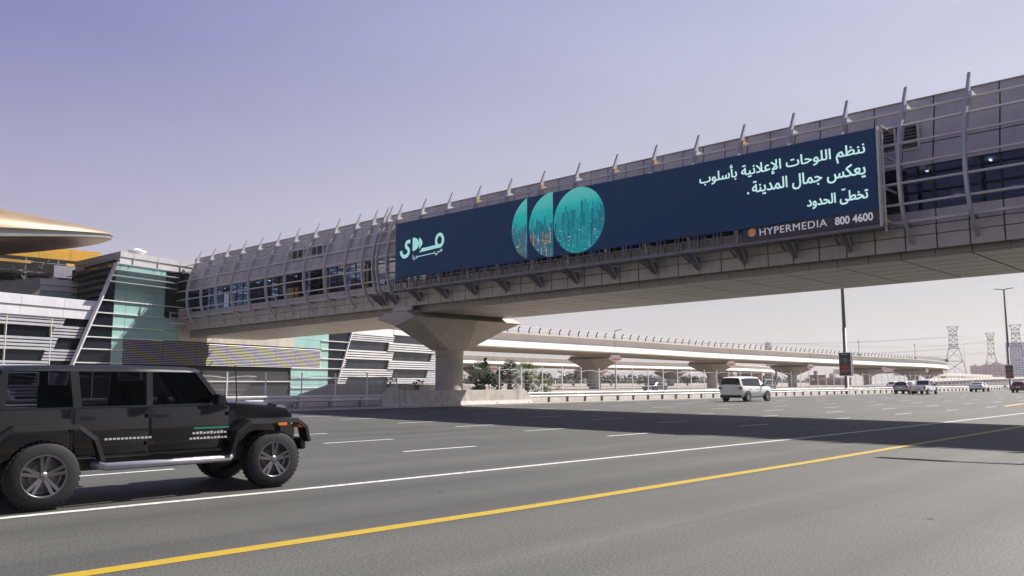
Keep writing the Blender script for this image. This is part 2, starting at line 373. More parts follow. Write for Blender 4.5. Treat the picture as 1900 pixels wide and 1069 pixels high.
# the vents sit high in the wall next to the advertising board and in two bays by the station
VENTS = [(9.9, 11.6), (55.0, 60.6)]
LEAN = 0.7/2.675           # the upper wall leans inwards
for x in both(30.5):
    panels('sill_panel', M['clad'], x, 0.90, 1.42, 1.07, 0.06)
    s_ = 1 if x < CX else -1
    for a, b in ((3.08, 3.93), (3.97, 4.82), (4.86, 5.40)):
        panels('wall_panel', M['clad'], x + s_*LEAN*(a-3.08), a, b, 1.07, 0.06, xt=LEAN*(b-a))
    panels('cornice_panel', M['clad'], x + s_*(LEAN*2.34 - .10), 5.44, 5.74, 1.07, 0.2, xt=.08)
def strip(name, m_, xa, xb, a, b, y0=Y0, y1=Y1, dx=0.0):
    mb = MB(); yy = [y0] + [q for q in ys if y0 < q < y1] + [y1]
    mb.loft([[(xa, q, zz(a, q)), (xb, q, zz(a, q)), (xb+dx, q, zz(b, q)), (xa+dx, q, zz(b, q))] for q in yy]); return mb.build(name, m_, fb)
for x0_, x1_ in ((30.565, 30.60), (38.40, 38.435)):
    strip('wall_backing', M['gap'], x0_, x1_, 0.88, 1.43); strip('wall_backing', M['gap'], x0_, x1_, 3.06, 5.74, dx=.7 if x0_ < CX else -.7)
# window band: panes between thin mullions
for x in both(30.52):
    y = Y0; mbm = MB(); mbp = MB(); s_ = 1 if x < CX else -1
    while y < Y1 - .3:
        st = 1.07*g(y); yb = min(y+st, Y1)
        for q in (y,):
            mbm.hexa([(x, q-.03, zz(1.42, q)), (x+s_*.08, q-.03, zz(1.42, q)), (x+s_*.08, q+.03, zz(1.42, q)), (x, q+.03, zz(1.42, q)), (x, q-.03, zz(3.08, q)), (x+s_*.08, q-.03, zz(3.08, q)), (x+s_*.08, q+.03, zz(3.08, q)), (x, q+.03, zz(3.08, q))])
        xx = x + s_*0.04
        mbp.add([(xx, y+.03, zz(1.44, y)), (xx, yb-.03, zz(1.44, yb)), (xx, yb-.03, zz(3.06, yb)), (xx, y+.03, zz(3.06, y))], [(0,1,2,3)])
        y += st
    for z0_, z1_ in ((1.40, 1.45), (3.05, 3.10)): mbm.loft([[(x+s_*.002, q, zz(z0_, q)), (x+s_*.078, q, zz(z0_, q)), (x+s_*.078, q, zz(z1_, q)), (x+s_*.002, q, zz(z1_, q))] for q in ys])
    mbm.build('window_frame', M['gap'], fb); mbp.build('window_pane', M['window'], fb)
# roof
roof = MB()
def rp(y): return [(31.04, y, zz(5.75, y)), (31.04, y, zz(5.78, y)), (32.0, y, zz(5.94, y)), (33.2, y, zz(6.04, y)), (34.5, y, zz(6.07, y)), (35.8, y, zz(6.04, y)), (37.0, y, zz(5.94, y)), (37.96, y, zz(5.78, y)), (37.96, y, zz(5.75, y)), (34.5, y, zz(5.7, y))]
roof.loft([rp(q) for q in ys]); roof.build('roof', M['clad'], fb)
# inside: floor, ceiling with lit fittings, added glowing panels imitating amber window reflections, dark cores
strip('floor', M['soffit'], 30.65, 38.35, 0.80, 0.88); strip('ceiling', mat('ceiling_white', (0.35, 0.35, 0.35), .7), 30.65, 38.35, 3.2, 3.26)
mb = MB(); mb.box(-.1, .1, -.035, .035, -.02, .02); lamp0 = None
for y in [q*2.14 - 20 for q in range(44)]:
    for x, dy in ((31.7, 0), (37.0, .5)):
        lo_ = (x - 34.5, y + dy - 41.2, zz(3.14, y))
        if lamp0 is None: lamp0 = mb.build('ceiling_lamp', mat('lit_lamp', (0.9, 0.9, 0.9), .4, emit=(1, 0.98, 0.95), es=1.6), fb, loc=lo_)
        else: c = lamp0.copy(); COL.objects.link(c); c.parent = fb; c.location = lo_
mb = MB(); mb.loft([[(33.6, q, zz(0.9, q)), (33.7, q, zz(0.9, q)), (33.7, q, zz(3.15, q)), (33.6, q, zz(3.15, q))] for q in (9.75, 41)]); mb.build('interior_wall', mat('interior_dark', (0.03, 0.03, 0.032), .7), fb)
mb = MB(); mb.loft([[(35.6, q, zz(0.9, q)), (35.7, q, zz(0.9, q)), (35.7, q, zz(3.15, q)), (35.6, q, zz(3.15, q))] for q in (53, 75)]); mb.build('interior_wall', mat('interior_dark', (0.03, 0.03, 0.032), .7), fb)
mb = MB()  # added panels: their amber glow stands in for reflections in the panes
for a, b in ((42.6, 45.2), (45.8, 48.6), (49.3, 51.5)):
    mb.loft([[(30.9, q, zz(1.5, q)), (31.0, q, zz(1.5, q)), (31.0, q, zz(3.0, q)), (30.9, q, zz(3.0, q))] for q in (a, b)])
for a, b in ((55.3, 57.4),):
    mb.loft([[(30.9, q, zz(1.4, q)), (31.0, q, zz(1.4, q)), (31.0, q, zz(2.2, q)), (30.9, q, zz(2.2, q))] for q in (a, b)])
mb.build('amber_reflection_panel', mat('amber_reflection_glow', (0.75, 0.42, 0.10), .6, var=.45, scale=.9, emit=(0.75, 0.40, 0.09), es=.16), fb)
# vents: louvre boxes on the wall
def vent(ya, yb, a, b):
    f_ = MB(); x = 30.46 + LEAN*(a-3.08)
    for q0, q1, c, d in ((ya, yb, a, a+.07), (ya, yb, b-.07, b)):
        f_.hexa([(x, q0, zz(c, q0)), (x+.1, q0, zz(c, q0)), (x+.1, q1, zz(c, q1)), (x, q1, zz(c, q1)), (x, q0, zz(d, q0)), (x+.1, q0, zz(d, q0)), (x+.1, q1, zz(d, q1)), (x, q1, zz(d, q1))])
    q = ya
    n_ = max(1, round((yb-ya)/0.8))
    for k in range(n_+1):
        q = ya + (yb-ya)*k/n_
        f_.box(x, x+.1, q-.035, q+.035, zz(a, q)+.07, zz(b, q)-.07)
    fo = f_.build('vent', M['steel'], fb)
    s_ = MB(); k = a + .12
    while k < b - .1:
        s_.hexa([(x+.02, ya, zz(k, ya)), (x+.1, ya, zz(k+.06, ya)), (x+.1, yb, zz(k+.06, yb)), (x+.02, yb, zz(k, yb)), (x+.02, ya, zz(k+.02, ya)), (x+.1, ya, zz(k+.08, ya)), (x+.1, yb, zz(k+.08, yb)), (x+.02, yb, zz(k+.02, yb))])
        k += .125
    s_.build('louvre', M['steel_dk'], fo)
    s_ = MB(); s_.hexa([(x+.102, ya, zz(a, ya)), (x+.115, ya, zz(a, ya)), (x+.115, yb, zz(a, yb)), (x+.102, yb, zz(a, yb)), (x+.102, ya, zz(b, ya)), (x+.115, ya, zz(b, ya)), (x+.115, yb, zz(b, yb)), (x+.102, yb, zz(b, yb))])
    s_.build('vent_back', M['gap'], fo)
    return fo
vent(9.85, 12.3, 3.75, 4.75); vent(54.2, 55.9, 4.0, 4.8); vent(51.4, 53.0, 4.0, 4.8)
# rails along the bridge
RAIL = [(30.20, 5.12), (29.95, 4.52), (29.70, 3.81), (29.57, 3.0), (29.57, 2.32), (29.69, 1.58), (30.02, 0.98)]
for i, (x, dz) in enumerate(RAIL):
    for s_ in (1, -1):
        mb = MB(); xx = x if s_ == 1 else 2*CX - x
        mb.tube([(xx, q, zz(dz, q)) for q in ys], 0.048 if i < 6 else 0.06, n=8); mb.build('rail', M['steel'], fb)
# ribs: flat curved fins, each with a white bracket plate back to the roof edge
RP = [(30.68, 6.20, .05), (30.34, 5.55, .20), (30.0, 4.9, .34), (29.72, 4.28, .36), (29.53, 3.65, .26), (29.42, 3.0, .21), (29.41, 2.35, .20), (29.50, 1.65, .19), (29.70, 1.06, .17), (30.0, .62, .14), (30.38, .22, .06)]
def rib_mesh(s_, y):
    mb = MB(); gg = g(y)
    pts = RP
    n_ = len(pts); t_ = .055
    cen = [Vector((p[0], 6.3 + p[1]*gg)) for p in pts]
    rings = []
    for i in range(n_):
        d = (cen[min(i+1, n_-1)] - cen[max(i-1, 0)]).normalized(); nrm = Vector((-d.y, d.x))
        if nrm.x < 0: nrm = -nrm
        a = cen[i]; b = cen[i] + nrm*pts[i][2]
        if s_ < 0: a = Vector((2*CX - a.x, a.y)); b = Vector((2*CX - b.x, b.y))
        rings.append([(a.x - CX, -t_, a.y), (b.x - CX, -t_, b.y), (b.x - CX, t_, b.y), (a.x - CX, t_, a.y)])
    mb.loft(rings); return mb
M['bracket'] = mat('bracket_paint', (.58, .57, .55), .5)
YEL = {21.45, 23.8, 28.75, 33.9, 16.85}  # ribs whose bracket plate is coloured yellow
for y in RIBS:
    for s_ in (1, -1):
        ro = rib_mesh(s_, y).build('rib', M['ribpaint'], fb, loc=(0.0, y - 41.2, 0))
        if s_ == 1 and y > -8:
            b_ = MB(); gg = g(y)
            za = 6.3 + 5.12*gg; zb_ = 6.3 + 5.42*gg
            b_.prism([(30.16-CX, za+.06), (30.72-CX, za+.17), (30.72-CX, za+.21), (30.25-CX, zb_-.04)], lambda u, v, d: (u, d, v), -.17, -.06)
            b_.build('bracket', M['yellow'] if round(y, 2) in YEL else M['bracket'], ro, loc=(0,0,0))
            b2 = MB(); b2.beam((29.9-CX, 0, 6.3+2.9*gg), (30.5-CX, 0, 6.3+2.9*gg), .05); b2.beam((29.85-CX, 0, 6.3+.98*gg), (30.45-CX, 0, 6.3+.88*gg), .08); b2.build('strut', M['steel_dk'], ro)
# end gantry rail beside the station wall
mb = MB()
for z in (7.0, 7.45, 7.9): mb.beam((28.9, 74.9, z), (30.4, 74.9, z), .05)
mb.beam((28.9, 74.9, 6.9), (28.9, 74.9, 8.0), .06); mb.box(28.85, 30.4, 74.3, 75.1, 6.85, 6.93); mb.build('maintenance_landing', M['steel'], fb)
# CCTV arm and floodlight on the wall near the board
mb = MB(); mb.beam((30.5, 9.55, 9.25), (30.1, 9.55, 9.2), .05); mb.box(29.95, 30.2, 9.45, 9.65, 9.1, 9.25); mb.build('camera_bracket', M['steel_dk'], fb)

# ---------------------------------------------------------------- pier under the footbridge
pr = thing('footbridge_pier', 'round concrete pier with a faceted hammerhead carrying the grey footbridge', 'pier', (34.5, 41.2, 0), world=True)
mb = MB(); mb.lathe([(0.93, 0), (0.93, 3.02), (0.90, 3.05), (0.90, 3.08), (0.93, 3.1), (0.93, 3.36), (0.96, 3.38), (0.96, 3.62)], (34.5, 41.2, 0), n=40); mb.build('column', M['concrete'], pr)
mb = MB()
def capring(x, b, wb):
    return [(x, 43.2, 5.57), (x, 42.35, 5.93), (x, 40.05, 5.93), (x, 39.2, 5.55), (x, 41.2 - wb, b), (x, 41.2 + wb, b)]
mb.loft([capring(30.0, 5.06, .06), capring(33.75, 3.6, .9), capring(35.25, 3.6, .9), capring(39.3, 5.06, .06)]); mb.build('hammerhead', M['concrete'], pr)
mb = MB(); mb.box(30.75, 38.2, 40.1, 42.3, 5.932, 6.10); mb.build('bearing', M['clad'], pr)
mb = MB(); mb.box(30.36, 30.5, 40.0, 42.0, 6.0, 6.29); mb.build('cover_plate', M['clad'], pr)
# ---------------------------------------------------------------- billboard on the footbridge
BX = 29.2
def B(y, z, d=0.0): return (BX - d, y, z)
bb = thing('billboard', 'wide dark blue billboard with mint arabic lettering and city discs on the footbridge', 'billboard', (29.3, 25.5, 7.2), world=True)
def screen(name, col, k=1.0):
    """face of the lit display: gives off a little of its own colour"""
    return mat('display_' + name, col, 0.55, var=0.04, scale=0.3, emit=col, es=k, spec=0.2)
S_BLUE = screen('blue', (0.008, 0.029, 0.076), 0.16)
S_MINT = screen('mint', (0.55, 0.84, 0.76), 0.34); S_LOGO = screen('logo_mint', (0.34, 0.68, 0.60), 0.34)
def slab(poly, d0, d1, m_=0, mb=None):
    mb = mb or MB(); mb.prism(poly, lambda u, v, d: B(u, v, d), d0, d1, m_); return mb
slab([(40.2, 11.37), (40.2, 7.92), (10.86, 7.74), (10.82, 10.76)], -0.18, 0.0).build('board', S_BLUE, bb)
st_o = slab([(16.26, 7.695), (16.24, 7.2), (10.84, 7.23), (10.85, 7.735)], -0.16, 0.012).build('sign_strip', screen('strip', (0.035, 0.032, 0.042), .15), bb)
# edge frame
mb = MB()
mb.prism([(10.81, 10.8), (10.74, 10.8), (10.76, 7.1), (10.83, 7.1)], lambda u, v, d: B(u, v, d), -.2, .03)
mb.beam((29.45, 10.70, 10.9), (29.45, 10.72, 6.95), .06)
for z in (7.3, 8.5, 9.7, 10.8): mb.beam((29.35, 10.66, z), (30.4, 10.66, z), .06)
mb.build('edge_frame', M['steel'], bb)
# supporting ladder frame below the board and its brackets
lad = MB()
for x in (29.3, 29.75):
    lad.beam((x, 10.7, 7.13), (x, 40.6, 7.20), .10, .12)
lad.beam((29.42, 16.4, 7.56), (29.42, 40.6, 7.80), .05)
y = 10.8; k = 0
while y < 40.6:
    for x in (29.3,):
        lad.beam((x, y, 7.1), (x, y, 7.95), .045); lad.beam((x, y+.17, 7.1), (x, y+.17, 7.95), .045)
    lad.beam((29.3, y+.08, 7.15), (29.75, y+.08, 7.15), .06); lad.beam((29.75, y+.08, 7.1), (29.75, y+.08, 8.1), .06)
    if k % 3 == 1: lad.beam((29.55, y+.1, 7.15), (29.55, y+.85, 7.8), .05)
    y += 0.96; k += 1
lad.build('support_frame', M['steel_dk'], bb)
for y in [r_ for r_ in RIBS if 10.5 < r_ < 43.5]:
    bk = MB(); bk.prism([(29.25, 7.1), (30.45, 7.05), (30.45, 6.75), (30.3, 6.45), (30.18, 6.5)], lambda u, v, d: (u, d, v), y-.04, y+.04)
    bk.beam((29.5, y+.3, 7.08), (30.44, y+.5, 6.86), .05)
    bk.build('support_bracket', M['steel_dk'], bb)

# lettering: arabic letters are joined by hand into their contextual forms
AR = {'ا': (0xFE8D,0), 'أ': (0xFE83,0), 'إ': (0xFE87,0), 'ب': (0xFE8F,1), 'ة': (0xFE93,0), 'ت': (0xFE95,1), 'ج': (0xFE9D,1), 'ح': (0xFEA1,1), 'خ': (0xFEA5,1),
      'د': (0xFEA9,0), 'س': (0xFEB1,1), 'ط': (0xFEC1,1), 'ظ': (0xFEC5,1), 'ع': (0xFEC9,1), 'ك': (0xFED9,1), 'ل': (0xFEDD,1), 'م': (0xFEE1,1), 'ن': (0xFEE5,1), 'و': (0xFEED,0),
      'ى': (0xFEEF,0), 'ي': (0xFEF1,1)}
LIG = {'ا': 0xFEFB, 'أ': 0xFEF7, 'إ': 0xFEF9}
def shape(txt):
    out = []; i = 0; prev = False
    while i < len(txt):
        c = txt[i]
        if c not in AR: out.append(c); prev = False; i += 1; continue
        if c == 'ل' and i+1 < len(txt) and txt[i+1] in LIG:
            out.append(chr(LIG[txt[i+1]] + (1 if prev else 0))); prev = False; i += 2; continue
        code, dual = AR[c]; nxt = dual and i+1 < len(txt) and txt[i+1] in AR
        if nxt: out.append(chr(code + (3 if prev else 2)))
        else: out.append(chr(code + (1 if prev else 0)))
        prev = bool(dual); i += 1
    return ''.join(out[::-1])
def text_mesh(body, bold=0.0, spacing=1.0, rows=90):
    """letters filled row by row with the winding rule, so that joined strokes stay solid; bold thickens them"""
    c = bpy.data.curves.new('lettering', 'FONT'); c.body = body; c.size = 1; c.space_character = spacing
    o = bpy.data.objects.new('lettering', c); COL.objects.link(o); bpy.context.view_layer.update()
    cu = o.to_curve(bpy.context.evaluated_depsgraph_get()); segs = []
    for sp_ in cu.splines:
        bp_ = sp_.bezier_points; n_ = len(bp_); pts = []
        for k in range(n_):
            a, b_ = bp_[k], bp_[(k+1) % n_]
            for q in range(6):
                t = q/6.0; u = 1-t; p = a.co*u**3 + a.handle_right*3*u*u*t + b_.handle_left*3*u*t*t + b_.co*t**3; pts.append((p.x, p.y))
        segs += [(pts[k], pts[(k+1) % len(pts)]) for k in range(len(pts))]
    o.to_curve_clear(); bpy.data.objects.remove(o); bpy.data.curves.remove(c)
    ys_ = [p[1] for s_ in segs for p in s_]; lo, hi = min(ys_) - bold, max(ys_) + bold; dy = 1.0/rows; nr_ = int((hi-lo)/dy) + 1; base = []
    for r_ in range(nr_):
        y = lo + (r_+.5)*dy; xs_ = []
        for (x0, y0), (x1, y1) in segs:
            if (y0 <= y) != (y1 <= y): xs_.append((x0 + (x1-x0)*(y-y0)/(y1-y0), 1 if y1 > y0 else -1))
        xs_.sort(); wn = 0; iv = []
        for x, d_ in xs_:
            if wn == 0: st_ = x
            wn += d_
            if wn == 0 and x > st_: iv.append((st_, x))
        base.append(iv)
    kk = int(bold/dy); v = []; f = []
    for r_ in range(nr_):
        al = []
        for dr_ in range(-kk, kk+1):
            if 0 <= r_+dr_ < nr_:
                e_ = math.sqrt(max(0, bold*bold - (dr_*dy)**2)); al += [(a-e_, b_+e_) for a, b_ in base[r_+dr_]]
        al.sort(); mg = []
        for a, b_ in al:
            if mg and a <= mg[-1][1]: mg[-1][1] = max(mg[-1][1], b_)
            else: mg.append([a, b_])
        y = lo + r_*dy
        for a, b_ in mg:
            n_ = len(v); v += [(a, y, 0), (b_, y, 0), (b_, y+dy, 0), (a, y+dy, 0)]; f.append((n_, n_+1, n_+2, n_+3))
    me = bpy.data.meshes.new('lettering'); me.from_pydata(v, [], f); return me
def write(body, m_, y_right, y_left, z_lo_r, z_hi_r, slope, d, name='lettering', bold=0.018, label=None, parent=None, spacing=1.0):
    """lay a line of letters on the board between two edges; slope is the rise of its base line per metre towards the left"""
    me = text_mesh(body, bold, spacing)
    xs_ = [v.co.x for v in me.vertices]; zs_ = [v.co.y for v in me.vertices]
    x0, x1, b0, b1 = min(xs_), max(xs_), min(zs_), max(zs_)
    for v in me.vertices:
        u = (v.co.x - x0)/(x1 - x0); h = (v.co.y - b0)/(b1 - b0)
        yy = y_left + (y_right - y_left)*u
        v.co = Vector(B(yy, z_lo_r + slope*(yy - y_right) + (z_hi_r - z_lo_r)*h, d))
    me.materials.clear(); me.materials.append(m_)
    o = bpy.data.objects.new(name, me); COL.objects.link(o); o.parent = parent or bb
    if parent is None: o.location = -Vector(bb.location)
    return o
write(shape('ننظم اللوحات الإعلانية بأسلوب'), S_MINT, 11.22, 18.25, 9.69, 10.46, 0.0124, .012, bold=.020)
write(shape('يعكس جمال المدينة') + '', S_MINT, 11.24, 15.80, 8.97, 9.60, 0.0124, .012, bold=.022)
MB().lathe([(0.05, 0), (0.05, .01)], B(15.98, 9.20, .014), 'x', 12).build('full_stop', S_MINT, bb)
write(shape('تخطى الحدود'), S_MINT, 11.19, 13.52, 8.09, 8.60, 0.014, .012, bold=.028)
mb = MB()
for k in range(3): mb.prism([(12.02 + k*.055, 8.655), (12.05 + k*.055, 8.655), (12.05 + k*.055, 8.71), (12.02 + k*.055, 8.71)], lambda u, v, d: B(u, v, d), .005, .014)
mb.prism([(12.02, 8.645), (12.16, 8.645), (12.16, 8.668), (12.02, 8.668)], lambda u, v, d: B(u, v, d), .005, .0145)
mb.build('vowel_mark', S_MINT, bb)
S_WHITE = screen('white', (0.62, 0.61, 0.63), .2)
write('HYPERMEDIA', S_WHITE, 12.76, 15.53, 7.38, 7.66, -.002, .022, bold=0.004, spacing=1.1)
write('800 4600', S_WHITE, 11.06, 12.46, 7.36, 7.66, 0.0, .022, bold=.024)
S_COP = screen('copper', (0.50, 0.25, 0.13), .15); S_COPD = screen('copper_dark', (0.30, 0.13, 0.06), .1)
def disc(cy, cz, ry, rz, d, n=40): return [(cy + ry*math.cos(2*math.pi*k/n), cz + rz*math.sin(2*math.pi*k/n)) for k in range(n)]
em = slab(disc(15.87, 7.545, .17, .17, 0), .012, .02).build('emblem', S_COP, bb)
mb = MB()
for k in range(24):
    a0, a1 = 2*math.pi*k/24, 2*math.pi*(k+1)/24
    slab([(15.87+.145*math.cos(a0), 7.545+.145*math.sin(a0)), (15.87+.158*math.cos(a0), 7.545+.158*math.sin(a0)), (15.87+.158*math.cos(a1), 7.545+.158*math.sin(a1)), (15.87+.145*math.cos(a1), 7.545+.145*math.sin(a1))], .02, .024, 0, mb)
for u in (-.06, .045): slab([(15.87+u, 7.46), (15.87+u+.02, 7.46), (15.87+u+.02, 7.63), (15.87+u, 7.63)], .02, .024, 0, mb)
slab([(15.83, 7.535), (15.92, 7.555), (15.92, 7.575), (15.83, 7.555)], .02, .025, 0, mb)
mb.build('emblem_mark', S_COPD, em)

# logo: thick strokes and half discs
def stroke(pts, wdt, d0, d1, mb, n_sub=1):
    P = [Vector(p) for p in pts]; Lp = []; Rp = []
    for i, p in enumerate(P):
        t = (P[min(i+1, len(P)-1)] - P[max(i-1, 0)]).normalized(); nn = Vector((-t.y, t.x)); ww = wdt[i] if isinstance(wdt, list) else wdt
        Lp.append(p + nn*ww/2); Rp.append(p - nn*ww/2)
    for i in range(len(P)-1):
        mb.prism([Lp[i], Lp[i+1], Rp[i+1], Rp[i]], lambda u, v, d: B(u, v, d), d0, d1)
def arc(cy, cz, ry, rz, a0, a1, n=14): return [(cy + ry*math.cos(R(lerp(a0, a1, k/n))), cz + rz*math.sin(R(lerp(a0, a1, k/n)))) for k in range(n+1)]
lg = MB()
# hook letter on the left (mirrored: smaller Y is to the right)
hook = [(39.60, 9.62)] + arc(39.22, 9.40, .36, .28, 20, -170, 14)[2:] + [(38.80, 9.55)] 
hook = arc(39.22, 9.47, .37, .30, -20, -175, 12) + [(38.86, 9.62), (39.0, 9.76), (39.12, 9.90)] + arc(38.98, 10.03, .17, .15, 215, 20, 8)[::1]
S_hook = [(39.62, 9.58), (39.55, 9.36), (39.38, 9.22), (39.18, 9.19), (38.98, 9.24), (38.84, 9.38), (38.82, 9.55), (38.92, 9.67), (39.06, 9.76), (39.13, 9.90), (39.05, 10.04), (38.88, 10.09), (38.68, 10.07)]
stroke(S_hook, .235, .004, .012, lg)
# two half discs
slab([(38.44, 9.44)] + arc(38.44, 9.855, .62, .415, -90, -270, 20)[1:-1] + [(38.44, 10.27)], .004, .012, 0, lg)
lens_ = [(37.80, 9.50), (37.80, 10.22)] + [(37.80 - .32*math.sin(math.pi*k/10), 10.22 - .72*k/10) for k in range(1, 10)]
slab(lens_, .004, .012, 0, lg)
# baseline and ring
stroke([(37.58, 9.40), (36.9, 9.425), (36.1, 9.455), (35.75, 9.47)], .21, .004, .012, lg)
slab([(37.80, 9.29), (37.45, 9.31), (37.30, 9.52), (37.42, 9.53)], .004, .013, 0, lg)
ring_ = arc(35.86, 9.79, .32, .35, 0, 360, 26); stroke(ring_, .20, .004, .0125, lg)
lg.build('logo', S_LOGO, bb)
S_WH2 = screen('pale', (0.45, 0.72, 0.68), .25)
sub = MB(); stroke([(38.06, 9.045), (37.2, 9.07), (36.55, 9.085), (36.3, 9.09)], .05, .004, .012, sub)
sub.build('logo_stroke', S_WH2, bb)
write(shape('ديا'), S_WH2, 37.95, 38.42, 8.88, 9.22, .0, .013, bold=.02)
write(shape('مي'), S_WH2, 35.58, 36.35, 8.93, 9.25, 0.0, .013, bold=.02)

# city discs: a printed skyline of towers in teal tones cut to a disc and two disc slices
PAL = [(0.01, 0.30, 0.32), (0.012, 0.20, 0.26), (0.02, 0.13, 0.19), (0.03, 0.38, 0.38), (0.22, 0.30, 0.28), (0.42, 0.42, 0.32), (0.10, 0.16, 0.19), (0.05, 0.46, 0.44), (0.30, 0.52, 0.46), (0.16, 0.10, 0.06)]
SP = [screen('city%d' % i, c, .22) for i, c in enumerate(PAL)]
def sky_mat():
    m = bpy.data.materials.new('display_sea_sky'); m.use_nodes = True; n = m.node_tree.nodes; l = m.node_tree.links; b = n['Principled BSDF']
    t = n.new('ShaderNodeTexCoord'); s_ = n.new('ShaderNodeSeparateXYZ'); l.new(t.outputs['Object'], s_.inputs[0])
    r = n.new('ShaderNodeMapRange'); l.new(s_.outputs['Z'], r.inputs[0]); r.inputs[1].default_value = 7.8; r.inputs[2].default_value = 11.1
    c = n.new('ShaderNodeValToRGB'); l.new(r.outputs[0], c.inputs[0]); e = c.color_ramp.elements
    e[0].position = 0; e[0].color = (0.01, 0.14, 0.18, 1); e[1].position = 1; e[1].color = (0.12, 0.56, 0.47, 1)
    for p_, q_ in ((.35, (0.008, 0.26, 0.28, 1)), (.58, (0.004, 0.40, 0.37, 1)), (.74, (0.004, 0.45, 0.40, 1)), (.80, (0.06, 0.48, 0.42, 1))): x = e.new(p_); x.color = q_
    l.new(c.outputs[0], b.inputs['Base Color']); l.new(c.outputs[0], b.inputs['Emission Color']); b.inputs['Emission Strength'].default_value = .24; b.inputs['Roughness'].default_value = .45
    return m
SKYM = sky_mat()
def city(cy, cz, ry, rz, ya, yb, seed, dens, far, mid, near, lights, flecks, horizon, name):
    """ya..yb is the slice of the disc that is shown (ya > yb: left to right)"""
    rnd = random.Random(seed)
    def half(y): 
        t = (y - cy)/ry; return rz*math.sqrt(max(0, 1 - t*t))
    n_ = 36; yy = [lerp(ya, yb, .5 - .5*math.cos(math.pi*k/n_)) for k in range(n_+1)]
    poly = [(y, cz + half(y)) for y in yy] + [(y, cz - half(y)) for y in yy[::-1]]
    poly = [p for i, p in enumerate(poly) if i == 0 or abs(p[0]-poly[i-1][0]) + abs(p[1]-poly[i-1][1]) > 1e-4]
    base = slab(poly, .0, .006).build('disc_picture', SKYM, bb)
    mb = MB()
    lo, hi = min(ya, yb), max(ya, yb)
    def bar(y0, y1, z0, z1, layer, mi):
        y0 = max(y0, lo+.01); y1 = min(y1, hi-.01)
        if y1 <= y0: return
        a0, a1, b0, b1 = max(z0, cz-half(y0)+.01), max(z0, cz-half(y1)+.01), min(z1, cz+half(y0)-.01), min(z1, cz+half(y1)-.01)
        if b0 <= a0 or b1 <= a1: return
        d = .006 + layer*.0012
        mb.add([B(y0, a0, d), B(y1, a1, d), B(y1, b1, d), B(y0, b0, d)], [(0,1,2,3)], mi)
    def roofline(zb, h0, h1, w0, w1, p_, cols, lites, layer, depth):
        k = lo - .1
        while k < hi:
            wd = rnd.uniform(w0, w1); hgt = rnd.uniform(h0, h1)*(1.6 if rnd.random() < .15 else 1)
            if rnd.random() < p_:
                c_ = rnd.choice(cols); bar(k, k+wd, zb-depth, zb+hgt, layer, c_)
                if lites: bar(k+wd*.62, k+wd, zb-depth, zb+hgt-.02, layer+.3, rnd.choice(lites))
                if rnd.random() < .35: bar(k+wd*.3, k+wd*.6, zb+hgt-.005, zb+hgt+.08, layer+.3, c_)
            k += wd*rnd.uniform(.8, 1.5)
    for q in range(16): bar(lerp(lo, hi, q/16), lerp(lo, hi, (q+1)/16), cz-rz-1, horizon-.05, 1, far)
    roofline(horizon, .06, .22, .10, .2, .9, [3], None, 2, .2)
    roofline(horizon-.05, .18, .5, .10, .17, .6, [0, 0, 3], None, 3, .35)
    roofline(horizon-.35, .2, .55, .10, .2, .62, mid, None, 4, .4)
    roofline(horizon-.75, .15, .5, .10, .2, .55, near, lights, 5, .35)
    roofline(horizon-1.15, .1, .35, .10, .2, .5, near, lights, 6, .3)
    for q in range(int(dens*9)):             # low roofs and streets
        f_ = rnd.random()**.6; y = rnd.uniform(lo, hi); z = lerp(horizon-.45, cz-rz, f_)
        bar(y, y+rnd.uniform(.05, .16), z, z+rnd.uniform(.025, .09), 7 + rnd.random(), rnd.choice(flecks))
    roofline(horizon-1.45, .08, .25, .09, .16, .45, near, lights, 9, .3)
    mb.build('printed_skyline', SP, base)
city(25.125, 9.43, 1.645, 1.64, 26.77, 23.48, 3, 26, 0, [0, 1, 1], [1, 2, 1], [0, 3], [0, 3, 1, 2, 8, 3, 0, 5], 9.85, 'a')
city(26.86, 9.47, 1.66, 1.67, 28.52, 26.82, 5, 16, 1, [1, 6, 2], [2, 6, 9], [5, 4, 6], [4, 5, 6, 2, 9, 2, 6, 1], 9.6, 'b')
city(28.10, 9.50, 1.69, 1.71, 29.79, 28.66, 8, 11, 1, [1, 6, 2], [2, 9, 6], [5, 4, 6], [4, 5, 6, 2, 9, 2, 1, 6], 9.5, 'c')
# ---------------------------------------------------------------- concrete barrier, guardrails, fence
BPROF = [(38.50, 0), (38.50, .09), (38.68, .32), (38.80, 1.26), (38.98, 1.26), (39.05, .3), (39.05, 0)]
def barrier(xa, xb, label, left_cut=None, right_cut=None):
    mb = MB(); rings = []
    def ring(x, k=1.0): return [(x, y, min(z, k)) for y, z in BPROF]
    if left_cut: rings += [ring(xa, .72), ring(xa+.75, 1.3)]
    else: rings.append(ring(xa))
    if right_cut: rings += [ring(xb-.95, 1.3), ring(xb, .72)]
    else: rings.append(ring(xb))
    mb.loft(rings); xm = (xa+xb)/2
    mb.v = [(x-xm, y-38.8, z) for x, y, z in mb.v]
    o = mb.build('concrete_barrier', M['barrier'], loc=(xm, 38.8, 0), bevel=.015)
    tag(o, label, 'barrier', 'concrete barriers round the footbridge pier')
    hole = MB(); hole.lathe([(.045, -.01), (.045, .02)], (0.3, -.27, .14), 'y', 14); hole.build('drain_hole', M['gap'], o)
barrier(27.35, 29.05, 'concrete barrier piece with sloping end next to the shaded guardrail', left_cut=True)
barrier(29.07, 33.75, 'long shaded concrete barrier in front of the round footbridge pier')
barrier(33.77, 38.45, 'concrete barrier half in sun and half in shade beside the pier')
barrier(38.47, 39.75, 'sunlit concrete barrier end piece sloping down to the bright guardrail', right_cut=True)
